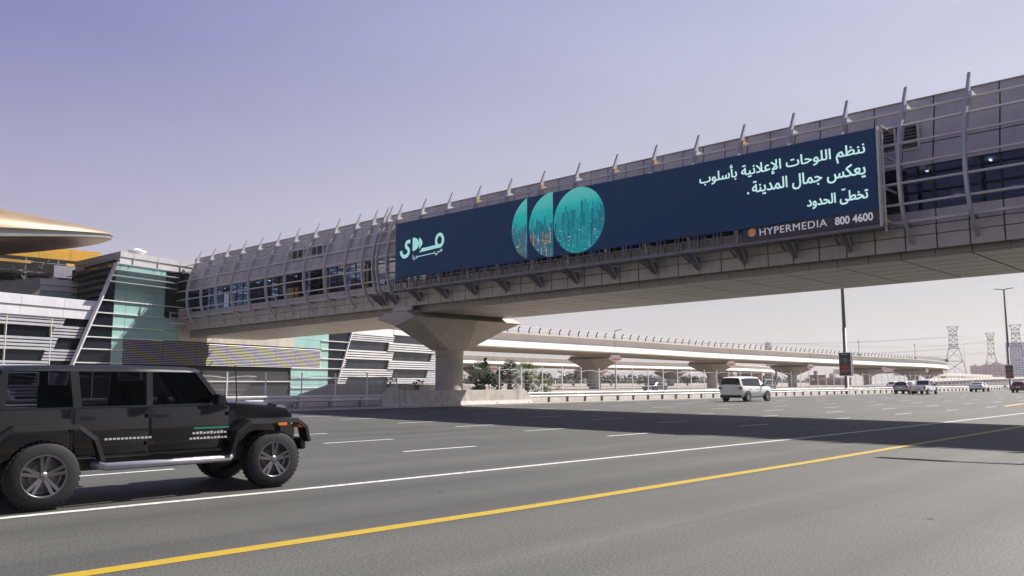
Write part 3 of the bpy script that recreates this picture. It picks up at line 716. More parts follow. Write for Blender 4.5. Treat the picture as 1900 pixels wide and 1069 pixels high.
mb = MB(); mb.loft([[(-x_, y_, z_) for x_, y_, z_ in r_] for r_ in []] or [[(24.9, 43.6, 0), (24.9, 43.6, .75), (24.9, 44.1, .75), (24.9, 44.1, 0)], [(27.2, 43.6, 0), (27.2, 43.6, 1.42), (27.2, 44.1, 1.42), (27.2, 44.1, 0)], [(38.5, 43.6, 0), (38.5, 43.6, 1.3), (38.5, 44.1, 1.3), (38.5, 44.1, 0)]])
tag(mb.build('concrete_barrier', M['barrier'], bevel=.015), 'dark concrete barrier behind the pier with its sloping end showing', 'barrier', 'concrete barriers round the footbridge pier')

post_mb = MB(); post_mb.box(-.05, .05, 0, .16, 0, .74)
post_mb.box(-.03, .03, -.06, 0.02, .42, .72)
def guardrail(xa, xb, label, step):
    t = thing('guardrail', label, 'guardrail', (xa, 38.9, 0), 0, 'guardrails along the far side of the road')
    prof = [(-.02, .45), (-.09, .49), (-.09, .55), (-.03, .60), (-.03, .65), (-.09, .70), (-.09, .76), (-.02, .80)]
    prof = prof + [(y+.012, z) for y, z in prof[::-1]]
    xs_ = [xa]; 
    while xs_[-1] < xb: xs_.append(min(xb, xs_[-1] + 4))
    mb = MB(); mb.loft([[(x - xa, y + bend(x), z) for y, z in prof] for x in xs_]); mb.build('rail', mat('galvanised_steel', (0.60, 0.585, 0.55), .45, metal=.35, var=.1), t)
    x = xa + .3; first = None
    k = 0
    while x < xb and k < 100:
        if first is None: first = post_mb.build('post', M['steel_dk'], t, loc=(x-xa, 0, 0)); 
        else:
            p_ = first.copy(); COL.objects.link(p_); p_.parent = t; p_.location = (x-xa, bend(x), 0)
        x += step; k += 1
guardrail(-6, 27.5, 'steel guardrail leading up to the sloping barrier left of the pier', 1.98)
guardrail(39.6, 220, 'long steel guardrail running from the sunlit barrier end into the distance', 1.98)

wire = mat('fence_wire', (0.50, 0.49, 0.46), .5, metal=.3)
def fence(xa, xb, label, hp, vertical, step=2.25):
    t = thing('mesh_fence', label, 'fence', (xa, 41.7, 0), 0, 'mesh fences behind the guardrail')
    n_ = int((xb - xa)/step)
    pm = MB(); pm.box(-.03, .03, -.03, .03, 0, hp); pm.box(-.045, .045, -.045, .045, hp, hp+.03)
    wm = MB()
    for z in ([.35, .6, .85, 1.1, 1.35, 1.6] if vertical else [.35, .62, .9, 1.15, 1.4, 1.65]): wm.box(.03, step-.03, -.012, .012, z, z+(.016 if vertical else .015))
    if vertical:
        q = .09
        while q < step-.05:
            top = hp - .22 + .13*math.sin(math.pi*q/step); wm.box(q, q+.007, -.004, .003, .2, top); q += .062
    cv = [(step*k/10, 0, hp - .30 + .12*math.sin(math.pi*k/10)) for k in range(11)]; wm.tube(cv, .012, 5)
    p0 = w0 = None
    for k in range(n_ + 1):
        x = xa + k*step; yb = bend(x)
        if p0 is None: p0 = pm.build('post', M['white'], t)
        else:
            c = p0.copy(); COL.objects.link(c); c.parent = t; c.location = (x-xa, yb, 0)
        if k < n_:
            if w0 is None: w0 = wm.build('mesh_panel', wire, t)
            else:
                c = w0.copy(); COL.objects.link(c); c.parent = t; c.location = (x-xa, yb, 0)
                c.rotation_euler = (0, 0, math.atan2(bend(x+step)-yb, step))
fence(-.95, 30.55, 'fine wire mesh fence with white posts in front of the station', 2.02, True)
fence(39.6, 219, 'long open wire fence with white posts in front of palms and viaduct piers', 2.62, False)
for xa, xb, lb in ((-20, 31, 'low whitewashed wall at the foot of the fence left of the pier'), (38, 230, 'low whitewashed wall at the foot of the long fence on the right')):
    mb = MB(); xs_ = [xa] + [q for q in range(-10, 231, 10) if xa < q < xb] + [xb]
    mb.loft([[(x, 43.0+bend(x), -.02), (x, 43.0+bend(x), .50), (x, 43.2+bend(x), .50), (x, 43.2+bend(x), -.02)] for x in xs_]); tag(mb.build('low_wall', M['plinth']), lb, 'wall')

# ---------------------------------------------------------------- station
TH = R(18.5); E_ = Vector((math.cos(TH), math.sin(TH), 0)); NN = Vector((math.sin(TH), -math.cos(TH), 0)); WO = Vector((30.5, 75.7, 0))
def Wp(a, z, o=0.0): p = WO + E_*a + NN*o; return (p.x, p.y, z)
def wbox(mb, a0, a1, z0, z1, o0, o1, m=0):
    return mb.hexa([Wp(a0,z0,o1), Wp(a1,z0,o1), Wp(a1,z0,o0), Wp(a0,z0,o0), Wp(a0,z1,o1), Wp(a1,z1,o1), Wp(a1,z1,o0), Wp(a0,z1,o0)], m)
def wpoly(mb, poly, o0, o1, m=0): return mb.prism(poly, lambda a, z, d: Wp(a, z, d), o0, o1, m)
def slope(z): return -7.39 - (11.95 - z)*0.394       # left leaning mullion
def slope_r(z): return 22.0 + z*0.414                # right leaning mullion
tw = thing('station_entrance', 'teal glass station entrance block where the footbridge lands', 'building', tuple(WO), world=True)
mb = MB()
mb.add([(Wp(-7.3,0,-.5)), Wp(21,0,-.5), Wp(21,0,-12), (22.9,84,0), (22.9,84,12.2), Wp(2.5,12.2,-12), Wp(2.5,12.2,-.5), Wp(-7.3,12.2,-.5), Wp(21,8.4,-.5), Wp(21,8.4,-12), Wp(2.5,8.4,-.5), Wp(2.5,8.4,-12)], [(0,1,8,10,6,7),(0,7,4,3),(3,4,5,11,9,2),(1,2,9,8),(10,8,9,11),(6,10,11,5),(7,6,5,4)])
mb.build('building_core', M['gap'], tw)
# teal panes with thin joints
TZ = [0.0, 2.0, 3.12, 4.28, 5.3, 6.27, 7.41, 8.51, 9.6, 10.7, 11.8]
mb = MB()
for za, zb in zip(TZ, TZ[1:]):
    la = -7.36 + (11.8-za)*-.013
    for a0, a1 in ((la, -6.32), (-6.29, -2.24)):
        if a1 == -2.24 and zb <= 5.31: continue
        wbox(mb, a0, a1, za+.01, zb-.01, -.1, 0)
    if za >= 5.2 and zb <= 7.5: wbox(mb, -2.21, -.62, za+.01, zb-.01, -.1, 0)
mb.build('teal_pane', M['teal'], tw); mb = MB()
for za, zb in ((5.32, 6.27), (6.27, 7.41), (7.41, 8.4)):
    for a0, a1 in ((15.2, 17.3), (17.32, 19.6), (19.63, 20.95)): wbox(mb, a0, a1, za+.01, zb-.01, -.1, 0)
for za, zb in ((0, .85), (.85, 1.95), (1.95, 3.0)):
    for a0, a1 in ((14.75, 17.3), (17.32, 19.6)): wbox(mb, a0, a1, za+.01, zb-.01, -.1, 0)
for za, zb in ((0, .85), (.85, 1.95), (1.95, 3.0), (3.0, 4.2), (4.2, 5.32)): wbox(mb, 19.63, 20.95, za+.01, zb-.01, -.1, 0)
mb.build('teal_pane', M['teal'], tw)
# grey cladding under and beside the bridge
mb = MB()
for k in range(11):
    a0 = -.58 + k*1.44
    for za, zb in ((5.34, 6.6), (6.62, 7.6), (7.62, 8.4)): wbox(mb, a0, a0+1.42, za, zb, -.1, .0)
mb.build('wall_panel', M['fascia'], tw)
# dark glass beside the leaning mullions, with reflections of the slats opposite
mb = MB(); wpoly(mb, [(slope(0), 0), (-7.5, 0), (-7.38, 11.8), (-7.39, 11.9)], -.16, -.05)
mb.build('dark_pane', M['dkglass'], tw); mb = MB(); wbox(mb, -2.2, 3.0, 7.6, 11.8, -.16, -.05)
mb.build('dark_pane', M['dkglass'], tw); mb = MB()
wpoly(mb, [(20.97, 0), (slope_r(0), 0), (slope_r(8.3), 8.3), (20.97, 8.3)], -.16, -.05)
mb.build('dark_pane', M['dkglass'], tw)
mb = MB(); wbox(mb, -6.28, 14.73, 0.0, 3.0, -.3, -.15); mb.build('dark_opening', M['gap'], tw)
mb = MB()
for z in TZ[1:8]:
    wbox(mb, slope(z)+.05, -2.24 if z > 5.2 else -6.3, z-.045, z+.045, 0, .14)
    if z > 7.5: wbox(mb, -2.24, 2.0, z-.03, z+.03, -.05, .1)
mb.build('transom', M['slat'], tw); mb = MB()
for z in (.85, 1.95, 3.05, 4.2, 5.3, 6.3): wbox(mb, 19.63 if z > 3.1 else 14.75, slope_r(z)-.05, z-.045, z+.045, .0, .14)
wbox(mb, 3.0, 14.7, 1.5, 1.6, -.12, .05)
mb.build('transom', M['slat'], tw)
mb = MB(); wpoly(mb, [(slope(0)-.07, 0), (slope(0)+.07, 0), (slope(11.9)+.07, 11.9), (slope(11.9)-.07, 11.9)], -.2, .22)
mb.build('leaning_mullion', M['slat'], tw)
mb = MB(); wpoly(mb, [(slope_r(0)-.07, 0), (slope_r(0)+.07, 0), (slope_r(8.4)+.07, 8.4), (slope_r(8.4)-.07, 8.4)], -.2, .22); mb.build('leaning_mullion', M['slat'], tw)
for z, a0, a1 in ((11.72, -7.93, -1.55), (11.18, -8.14, -1.55), (10.64, -8.35, -1.57), (10.1, -8.58, -1.6)):
    mb = MB(); wbox(mb, a0, a1, z-.02, z+.035, .25, .85)
    for a in (-6.9, -2.6): wbox(mb, a-.03, a+.03, z-.025, z+.02, 0.0, .25)
    mb.build('sun_fin', M['slatg'], tw)
# roof edge: two steps of cladding, front and left side
mb = MB()
def roof_step(z0, z1, out):
    A = Vector(Wp(-7.18 - out*.2, 0, out)); Bq = Vector(Wp(3.0, 0, out)); D = Vector((23.0 - out, 83.0, 0)); F = Vector(Wp(3.0, 0, -11))
    mb.hexa([(A.x,A.y,z0),(Bq.x,Bq.y,z0),(F.x,F.y,z0),(D.x,D.y,z0),(A.x,A.y,z1),(Bq.x,Bq.y,z1),(F.x,F.y,z1),(D.x,D.y,z1)])
roof_step(11.86, 12.42, .12); roof_step(12.44, 12.92, .2)
for a in (-5.9, -3.3, -.8): wbox(mb, a-.012, a+.012, 11.87, 12.95, .0, .215)
mb.build('roof_edge', mat('roof_cladding', (0.44, 0.42, 0.42), .45, metal=.2, var=.06), tw)
# left side wall of dark green glass with louvre blades
p0, p1 = Vector(Wp(-7.45, 0, -.02)), Vector((22.95, 82.8, 0)); dr = (p1-p0).normalized(); so = Vector((-dr.y, dr.x, 0))
mb = MB(); q0, q1 = p0 + so*.1, p1 + so*.1
mb.hexa([(*q0.xy,8.3),(*p0.xy,8.3),(*p1.xy,8.3),(*q1.xy,8.3),(*q0.xy,11.9),(*p0.xy,11.9),(*p1.xy,11.9),(*q1.xy,11.9)]); mb.build('side_pane', M['grnglass'], tw)
mb = MB()
for z in (8.6, 9.2, 9.8, 10.4, 11.0, 11.55):
    a, b = p0 + so*.12, p1 + so*.12 + dr*.9; c, d = b + so*.5, a + so*.5
    mb.hexa([(*a.xy,z),(*b.xy,z),(*c.xy,z-.12),(*d.xy,z-.12),(*a.xy,z+.05),(*b.xy,z+.05),(*c.xy,z-.07),(*d.xy,z-.07)])
mb.build('side_louvre', mat('olive_blade', (0.12, 0.125, 0.095), .5, var=.15), tw)
# louvre screen: horizontal slats with a faint pattern of yellow and lilac printed across it
mslat = bpy.data.materials.new('printed_slat'); mslat.use_nodes = True
n = mslat.node_tree.nodes; l = mslat.node_tree.links; b = n['Principled BSDF']; b.inputs['Roughness'].default_value = .5
t = n.new('ShaderNodeTexCoord'); mp = n.new('ShaderNodeMapping'); mp.inputs['Rotation'].default_value = (0, R(-28), 0); l.new(t.outputs['Object'], mp.inputs[0])
wv = n.new('ShaderNodeTexWave'); wv.wave_type = 'BANDS'; wv.bands_direction = 'Z'; wv.inputs['Scale'].default_value = .21; wv.inputs['Distortion'].default_value = 3.0; wv.inputs['Detail'].default_value = 1; l.new(mp.outputs[0], wv.inputs['Vector'])
rp_ = n.new('ShaderNodeValToRGB'); l.new(wv.outputs['Fac'], rp_.inputs[0]); e = rp_.color_ramp.elements
e[0].position = 0; e[0].color = (.37, .335, .43, 1); e[1].position = 1; e[1].color = (.46, .44, .12, 1)
for p_, c_ in ((.35, (.40, .38, .43, 1)), (.78, (.42, .40, .40, 1)), (.93, (.43, .41, .27, 1))): x = e.new(p_); x.color = c_
l.new(rp_.outputs[0], b.inputs['Base Color'])
mb = MB(); z = 3.10
while z < 5.24:
    for a0, a1 in [(-6.26, -2.24), (-2.2, -.1), (-.06, 1.6), (1.64, 5.3), (5.34, 9.2), (9.24, 12.2), (12.24, 15.2), (15.24, 19.6)]:
        mb.hexa([Wp(a0,z,.10), Wp(a1,z,.10), Wp(a1,z,.07), Wp(a0,z,.07), Wp(a0,z+.095,-.02), Wp(a1,z+.095,-.02), Wp(a1,z+.095,-.05), Wp(a0,z+.095,-.05)])
    z += .155
mb.build('louvre_screen', mslat, tw)
mb = MB(); wbox(mb, -6.3, 19.62, 3.04, 5.3, -.14, -.06); mb.build('screen_backing', M['gap'], tw)
def ventilator(loc, s_, label):
    mb = MB(); mb.lathe([(.35*s_, 0), (.35*s_, .1*s_), (.62*s_, .18*s_), (.95*s_, .42*s_), (.95*s_, .52*s_), (.5*s_, .62*s_), (.42*s_, .72*s_), (.3*s_, .78*s_), (.05*s_, .8*s_)], n=28)
    tag(mb.build('roof_ventilator', M['white'], loc=loc, bevel=0), label, 'ventilator', 'white roof ventilators')
ventilator(Wp(-4.75, 12.92, -.9), .82, 'large white round ventilator on the entrance block roof')

def slat_rows(mb, poly_fn, zranges, o0=.0, o1=.12, nrow=None):
    gp = .125 if nrow else .09
    for za, zb in zranges:
        n_ = nrow or max(2, round((zb-za)/.27)); h = (zb-za)/n_
        for k in range(n_):
            z0 = za + k*h + gp; z1 = za + (k+1)*h
            a0, a1 = poly_fn(z0); a2, a3 = poly_fn(z1)
            wpoly(mb, [(a0, z0), (a1, z0), (a3, z1), (a2, z1)], o0, o1)
# left annex
la = thing('slatted_annex', 'low station wing with staggered grey slats and dark windows left of the leaning mullion', 'building', Wp(-20, 0), 0, 'slatted station wings', world=True)
mb = MB(); wbox(mb, -46, -7.4, 0, 8.25, -9, -.62); mb.build('building_core', M['dkglass'], la)
mb = MB()
for k in range(10):
    a1 = -8.2 - k*3.55; a0 = a1 - 3.53
    wbox(mb, a0, a1, 7.57, 8.36, -.62, -.26); wbox(mb, a0, a1, 6.76, 7.54, -.62, -.34)
mb.build('parapet_panel', mat('parapet_cladding', (0.60, 0.60, 0.63), .45, metal=.2, var=.06), la)
mb = MB(); sl = lambda a: (lambda z: (-46, a + (z-6)*.33))
slat_rows(mb, sl(-11.7), [(5.9, 6.74), (3.98, 5.08), (2.1, 3.17), (.3, 1.3)], -.62, -.42)
slat_rows(mb, lambda z: (-12.35 + (z-6)*.33, -8.4), [(5.05, 6.08), (3.15, 4.15), (1.2, 2.2)], -.62, -.415)
mb.build('slat', M['slatg'], la)
mb = MB()
for a in (-39, -35, -31, -27, -23.5, -19.8, -16.2, -12.6): wbox(mb, a-.03, a+.03, .3, 6.75, -.62, -.4)
mb.build('slat_bracket', M['steel'], la)
# right annex
ra = thing('slatted_annex', 'bright white slatted station wing under the footbridge right of the teal glass', 'building', Wp(33, 0), 0, 'slatted station wings', world=True)
mb = MB(); wpoly(mb, [(slope_r(0), 0), (44.5, 0), (44.9, 5.7), (43.9, 8.3), (slope_r(8.3), 8.3)], -5, -.14); mb.build('building_core', mat('blue_dark_glass', (0.025, 0.03, 0.04), .08, var=.3, scale=.5, spec=.5), ra)
mb = MB(); wpoly(mb, [(slope_r(7.56)+.1, 7.56), (33.9, 7.5), (33.95, 8.4), (slope_r(8.4)+.1, 8.4)], -.14, .0); wpoly(mb, [(33.97, 7.72), (44.2, 7.72), (43.9, 8.4), (34.1, 8.4)], -.14, .0); mb.build('parapet_panel', M['slat'], ra)
mb = MB()
slat_rows(mb, lambda z: (slope_r(z)+.12, 33.75 + (z-6.7)*.45), [(6.5, 7.5)], nrow=4)
slat_rows(mb, lambda z: (slope_r(z)+.12, 33.75 + (z-4.8)*.4), [(4.2, 5.42)], nrow=4)
slat_rows(mb, lambda z: (slope_r(z)+.12, 33.75 + (z-2.6)*.4), [(2.0, 3.10)], nrow=4)
slat_rows(mb, lambda z: (slope_r(z)+.12, 33.75), [(-.2, .85)], nrow=4)
slat_rows(mb, lambda z: (slope_r(z)+.12, slope_r(z)+1.7 - (2-z)*.3), [(.9, 1.98)], nrow=4)
slat_rows(mb, lambda z: (slope_r(z)+.12, slope_r(z)+.5), [(3.2, 4.1)], nrow=4)
slat_rows(mb, lambda z: (32.45 + (z-5.5)*.3, 44.1 - (z-5.5)*.1), [(5.42, 6.62)], .13, .25, nrow=4)
slat_rows(mb, lambda z: (32.4 + (z-3)*.3, 44.2), [(3.1, 4.28)], .13, .25, nrow=4)
slat_rows(mb, lambda z: (32.3 + (z-1)*.3, 44.3), [(.9, 1.98)], .13, .25, nrow=4)
slat_rows(mb, lambda z: (42.8 + (z-4.3)*.45, 44.7), [(4.3, 5.4), (2.0, 3.08)], nrow=4)
mb.build('slat', M['slat'], ra)

# station hall behind: golden shell roof, yellow fascia, dark steelwork
hall = thing('station_hall', 'station hall with a golden shell roof swooping over a yellow fascia', 'building', (10, 84, 0), world=True)
gold = mat('golden_shell', (0.215, 0.15, 0.088), .5, metal=.2, var=.12, scale=.35)
def shell(sx):                       # half width and heights of the shell at distance sx from its tip towards the platform
    t = min(1, sx/34.0)
    return 10.5*math.sqrt(t)*(1.12-.12*t), min(4.4, .28 + .215*sx), min(1.6, .45*(1-math.exp(-sx/1.1)) + .03*sx)
mbt, mbb, mbr, mbg = MB(), MB(), MB(), MB(); TIPX, TIPY, TIPZ = 25.6, 82.0, 15.55
top, bot, rim, rim2 = [], [], [], []
for k in range(27):
    sx = 0.02 + 44*(k/26.0)**1.7; hw, up, dn = shell(sx); x = TIPX - sx
    zr = TIPZ - .155*sx + .0012*sx*sx; th = min(1.5, .50 + .07*sx)
    top.append([(x, TIPY + hw*math.cos(a), zr + th*.12 + up*math.sin(a)) for a in [math.pi*j/16 for j in range(17)]])
    bot.append([(x, TIPY + (hw-.45)*math.cos(a), zr - th*.5 - .02 - dn*math.sin(a)) for a in [math.pi*j/16 for j in range(17)]])
    rim.append((x, TIPY - hw, zr))
mbt.loft(top, closed=False, cap=False, smooth=True); mbt.build('shell_roof', gold, hall)
mbb.loft(bot, closed=False, cap=False, smooth=True); mbb.build('shell_underside', mat('shell_underside', (0.22, 0.15, 0.10), .5, metal=.2, var=.1), hall)
for s_ in (-1, 1):
    mb = MB(); rr = []
    for k in range(27):
        sx = 0.02 + 44*(k/26.0)**1.7; hw, up, dn = shell(sx); x = TIPX - sx; zr = TIPZ - .155*sx + .0012*sx*sx; th = min(1.5, .50 + .07*sx)
        y = TIPY + s_*hw; yi = TIPY + s_*(hw-.45)
        rr.append([(x, y - s_*.1, zr + th*.11), (x, y - s_*.30, zr + th*.02), (x, y - s_*.30, zr - th*.22), (x, y + s_*.12, zr - th*.28), (x, y + s_*.1, zr - th*.5), (x, yi, zr - th*.5-.01), (x, yi - s_*.4, zr), (x, yi - s_*.3, zr + th*.11)])
    mb.loft(rr); mb.build('shell_rim', mat('silver_rim', (0.24, 0.235, 0.23), .4, metal=.3, var=.06), hall)
mb = MB()
for k in range(13):
    x1 = 27.2 - k*2.9; mb.box(x1-2.87, x1, 90, 90.3, 13.95, 14.75 + (27.2-x1)*-.0); mb.box(x1-2.87, x1, 90.1, 90.3, 14.78, 15.15)
mb.build('yellow_fascia', mat('yellow_cladding', (0.66, 0.38, 0.05), .5, var=.08), hall)
mb = MB(); mb.box(-12, 27.2, 91, 100, 5, 14.9); mb.build('hall_body', M['gap'], hall)
mb = MB(); rnd = random.Random(4)
for k in range(11):
    x = 26 - k*2.9
    mb.beam((x, 89.6, 7.5), (x, 89.6, 13.8), .14); mb.beam((x, 89.6, 12.6), (x-2.9, 89.6, 12.0), .10); mb.beam((x, 89.6, 11.2), (x-2.9, 89.6, 10.9), .12)
for z in (9.4, 10.3, 11.3, 12.4, 13.4): mb.beam((-12, 89.5, z), (26.5, 89.5, z), .10)
for k in range(30):
    x = rnd.uniform(19, 26); z = rnd.uniform(11.2, 13.4); mb.beam((x, 89.3, z), (x+rnd.uniform(-.8,.8), 89.0, z+rnd.uniform(-.6,.6)), .08)
mb.build('steelwork', M['steel_dk'], hall)
mb = MB(); mb.box(-4, 20.5, 88.9, 89.2, 13.15, 13.42); mb.box(23.6, 26.6, 88.6, 89, 13.2, 13.45); mb.build('golden_beam', mat('golden_beam', (.62, .38, .12), .5), hall)
mb = MB(); mb.box(22.4, 26.8, 88.2, 89.4, 11.9, 13.1); mb.build('duct', mat('lilac_metal', (.44, .43, .50), .4, metal=.3), hall)
mb = MB(); mb.hexa([(11, 80.5, 8.3), (19.4, 80.5, 9.3), (19.4, 83, 9.3), (11, 83, 8.3), (11, 80.5, 9.0), (19.4, 80.5, 10.9), (19.4, 83, 10.9), (11, 83, 9.0)]); mb.build('stair_enclosure', M['steel_dk'], hall)
pb = thing('rooftop_plant_room', 'small teal and grey plant room on the roof behind the left wing', 'building', (21, 82, 8.3), world=True)
mb = MB(); mb.box(19.5, 23.4, 82, 85, 8.2, 9.85); mb.build('wall', M['teal'], pb)
mb = MB(); mb.box(19.45, 23.5, 81.9, 85, 9.87, 10.35); mb.box(19.4, 23.6, 81.75, 85, 10.37, 10.95); mb.build('roof_edge', M['slatg'], pb)
ventilator((21.0, 82.6, 10.95), .42, 'small white round ventilator on the plant room roof')
mb = MB()
mb.tube([(12, 78.5, 8.75), (18.5, 79.2, 8.62), (21.2, 79.6, 8.55), (21.4, 79.6, 8.3)], .045); mb.tube([(14, 78.7, 8.2), (14, 78.7, 8.72)], .04); mb.tube([(18.3, 79.2, 8.2), (18.3, 79.2, 8.62)], .04)
tag(mb.build('roof_handrail', M['steel']), 'thin metal handrail along the roof edge of the left wing', 'handrail')

# ---------------------------------------------------------------- viaducts
def path_pt(s_, y0, X0, Rr):                 # straight along x until X0, then a left-hand curve
    if s_ <= X0: return Vector((s_, y0, 0)), Vector((0, -1, 0))
    a = (s_ - X0)/Rr
    return Vector((X0 + Rr*math.sin(a), y0 + Rr*(1-math.cos(a)), 0)), Vector((math.sin(a), -math.cos(a), 0))
M['railpost'] = mat('rail_post_paint', (.045, .042, .042), .6)
def viaduct(name, label, y0, X0, Rr, ztop, depth, wid, s0, s1, rails, nr, joints=(), K=1.3):
    t = thing(name, label, 'viaduct', (s0, y0, 0), 0, 'concrete metro viaducts behind the road', world=True)
    prof = [(0, 0), (0, -.16), (.34, -.30), (.42, -.95), (.36, -1.02), (.30, -1.08), (-.06, -depth+.16), (.12, -depth), (1.4, -depth-.22), (wid-1.4, -depth-.22), (wid-.12, -depth), (wid+.06, -depth+.16), (wid-.30, -1.08), (wid-.36, -1.02), (wid-.42, -.95), (wid-.34, -.3), (wid, -.16), (wid, 0), (wid-.35, 0), (wid-.5, -.9), (.5, -.9), (.35, 0)]
    prof = [(d, z*K) for d, z in prof]
    prof = [((d if d < wid/2 else wid - (wid-d))*1.0, z) for d, z in prof]; prof = [(d*K if d < wid/2 else wid - (wid-d)*K, z) for d, z in prof]
    ss = []; q = s0
    while q < s1: ss.append(q); q += 6 if q < X0 else 4
    ss.append(s1); rings = []
    for q in ss:
        p, nn = path_pt(q, y0, X0, Rr); zt = ztop(q)
        rings.append([(p.x - nn.x*d, p.y - nn.y*d, zt + z) for d, z in prof])
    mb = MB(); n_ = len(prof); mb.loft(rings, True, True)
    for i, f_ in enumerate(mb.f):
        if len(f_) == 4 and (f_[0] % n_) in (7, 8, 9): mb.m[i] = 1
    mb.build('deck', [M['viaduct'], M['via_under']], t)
    jm = None
    for q in joints:                         # dark joints between the spans, over each pier
        jr_ = []
        for dq in (-.05, .05):
            p, nn = path_pt(q+dq, y0, X0, Rr); zt = ztop(q); c_ = wid/2
            jr_.append([(p.x - nn.x*(c_ + (d-c_)*1.003), p.y - nn.y*(c_ + (d-c_)*1.003), zt + z*1.004 + .003) for d, z in prof])
        jm = MB(); jm.loft(jr_, True, False); jm.build('deck_joint', M['gap'], t)
    if rails:
        pm = MB(); pm.beam((0, .1, 0), (0, .1, .62), .15, .15); pm.beam((0, .1, .56), (0, -.34, 1.12), .14, .14); first = None; extra = MB(); cnt = 0
        q = s0 + 56
        while q < s1:
            p, nn = path_pt(q, y0, X0, Rr); zt = ztop(q); ang = math.atan2(nn.y, nn.x) + math.pi/2
            if cnt < nr:
                loc = (p.x - s0 - nn.x*.16, p.y - y0 - nn.y*.16, zt)
                if first is None: first = pm.build('railing_post', M['railpost'], t, loc=loc)
                else:
                    c = first.copy(); COL.objects.link(c); c.parent = t; c.location = loc; c.rotation_euler = (0, 0, ang)
            else:
                cc, sn = math.cos(ang), math.sin(ang)
                extra.add([(p.x - nn.x*.16 + v[0]*cc - v[1]*sn, p.y - nn.y*.16 + v[0]*sn + v[1]*cc, zt + v[2]) for v in pm.v], pm.f)
            cnt += 1; q += 2.68
        if extra.v: structure(extra.build('railing_posts', M['railpost'], t), 'stuff')
        for h_, o_ in ((1.1, -.14), (.65, .02)):
            mb = MB(); mb.tube([(path_pt(q, y0, X0, Rr)[0].x - path_pt(q, y0, X0, Rr)[1].x*o_, path_pt(q, y0, X0, Rr)[0].y - path_pt(q, y0, X0, Rr)[1].y*o_, ztop(q)+h_) for q in ss if q > s0 + 40], .022, 5); mb.build('railing_wire', M['steel'], t)
    return t
KV = 1.3
Z1 = lambda q: 1.55 + KV*(interp([(20, 8.6), (75, 8.12), (100, 7.98), (125, 7.72), (155, 7.62), (200, 7.5), (300, 7.5), (420, 7.5)], q/KV) - 1.55)
Z2 = lambda q: 1.55 + KV*(interp([(20, 7.2), (105, 6.95), (150, 6.6), (230, 6.5), (420, 6.5)], q/KV) - 1.55)
viaduct('viaduct', 'near concrete viaduct with curved railing posts bending away at the right', 76.0*KV, 215*KV, 236*KV, Z1, 2.15, 11.5, 40, 560, True, 100, [q*KV for q in (97, 131, 163, 203, 236, 262)])
viaduct('viaduct', 'lower concrete viaduct seen beneath and behind the railed one', 120.0*KV, 180*KV, 214*KV, Z2, 1.85, 11.5, 60, 450, False, 0, [q*KV for q in (112.5, 148.5, 182, 213)])
def vpier(name, q, y0, X0, Rr, zb, label, group, wid=11.5):
    p, nn = path_pt(q, y0, X0, Rr); ang = math.atan2(nn.y, nn.x) + math.pi/2
    t = thing('viaduct_pier', label, 'pier', (p.x - nn.x*wid/2, p.y - nn.y*wid/2, 0), ang, group)
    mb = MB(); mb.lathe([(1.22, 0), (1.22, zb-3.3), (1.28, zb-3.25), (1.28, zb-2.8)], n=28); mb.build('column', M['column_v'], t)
    mb = MB(); h = wid/2 - .35
    def ring(y, b, wb): return [(-2.2, y, zb-.80), (-1.4, y, zb-.32), (1.4, y, zb-.32), (2.2, y, zb-.80), (wb, y, b), (-wb, y, b)]
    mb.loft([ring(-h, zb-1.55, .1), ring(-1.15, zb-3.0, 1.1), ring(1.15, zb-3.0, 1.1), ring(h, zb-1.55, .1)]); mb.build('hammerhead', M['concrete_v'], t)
    mb = MB(); mb.box(-1.35, 1.35, -h-.05, h+.05, zb-.315, zb-.02); mb.build('bearing', M['viaduct'], t)
    for s_ in (-1, 1):
        mb = MB(); mb.prism([(-1.5, zb-.85), (-1.3, zb-.7), (1.3, zb-.7), (1.5, zb-.85), (.1, zb-1.4), (-.1, zb-1.4)], lambda u, v, d: (u, d, v), s_*(h+.01), s_*(h+.03)); mb.build('red_panel', M['redpanel'], t)
        mb = MB(); mb.prism([(-2.17, zb-.81), (-1.38, zb-.33), (1.38, zb-.33), (2.17, zb-.81), (0, zb-1.54)], lambda u, v, d: (u, d, v), s_*(h+.001), s_*(h+.008)); mb.build('white_end', M['viaduct'], t)
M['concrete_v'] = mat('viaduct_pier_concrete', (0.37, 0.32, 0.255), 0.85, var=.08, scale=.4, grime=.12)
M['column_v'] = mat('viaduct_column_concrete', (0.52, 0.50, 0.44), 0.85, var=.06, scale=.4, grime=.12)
M['redpanel'] = mat('red_panel', (0.60, 0.20, 0.20), .6, var=.12)
G1, G2 = 'hammerhead piers of the near viaduct', 'hammerhead piers of the lower viaduct'
for q, lb in ((62, 'near viaduct pier mostly hidden behind the slatted wing and footbridge pier'), (97, 'near viaduct pier standing right of the palms'), (131, 'near viaduct pier above the rear of the white off-roader'),
              (163, 'near viaduct pier left of the black advertising box on the lamp post'), (203, 'near viaduct pier just right of the advertising lamp post'), (236, 'near viaduct pier behind the grey and white cars, first on the bend'), (262, 'last near viaduct pier at the outer end of the bend')):
    vpier('p', q*KV, 76.0*KV, 215*KV, 236*KV, Z1(q*KV)-2.37*KV, lb, G1)
for q, lb in ((77, 'lower viaduct pier hidden furthest left behind the footbridge pier'), (112.5, 'lower viaduct pier behind the bush and first palm'), (148.5, 'lower viaduct pier just behind and right of the palms'), (182, 'lower viaduct pier in the middle between two near piers'), (213, 'lower viaduct pier behind the white off-roader'),
              (244, 'lower viaduct pier seen under the bend left of the lamp post'), (275, 'furthest lower viaduct pier under the bend')):
    vpier('p', q*KV, 120.0*KV, 180*KV, 214*KV, Z2(q*KV)-2.07*KV, lb, G2)
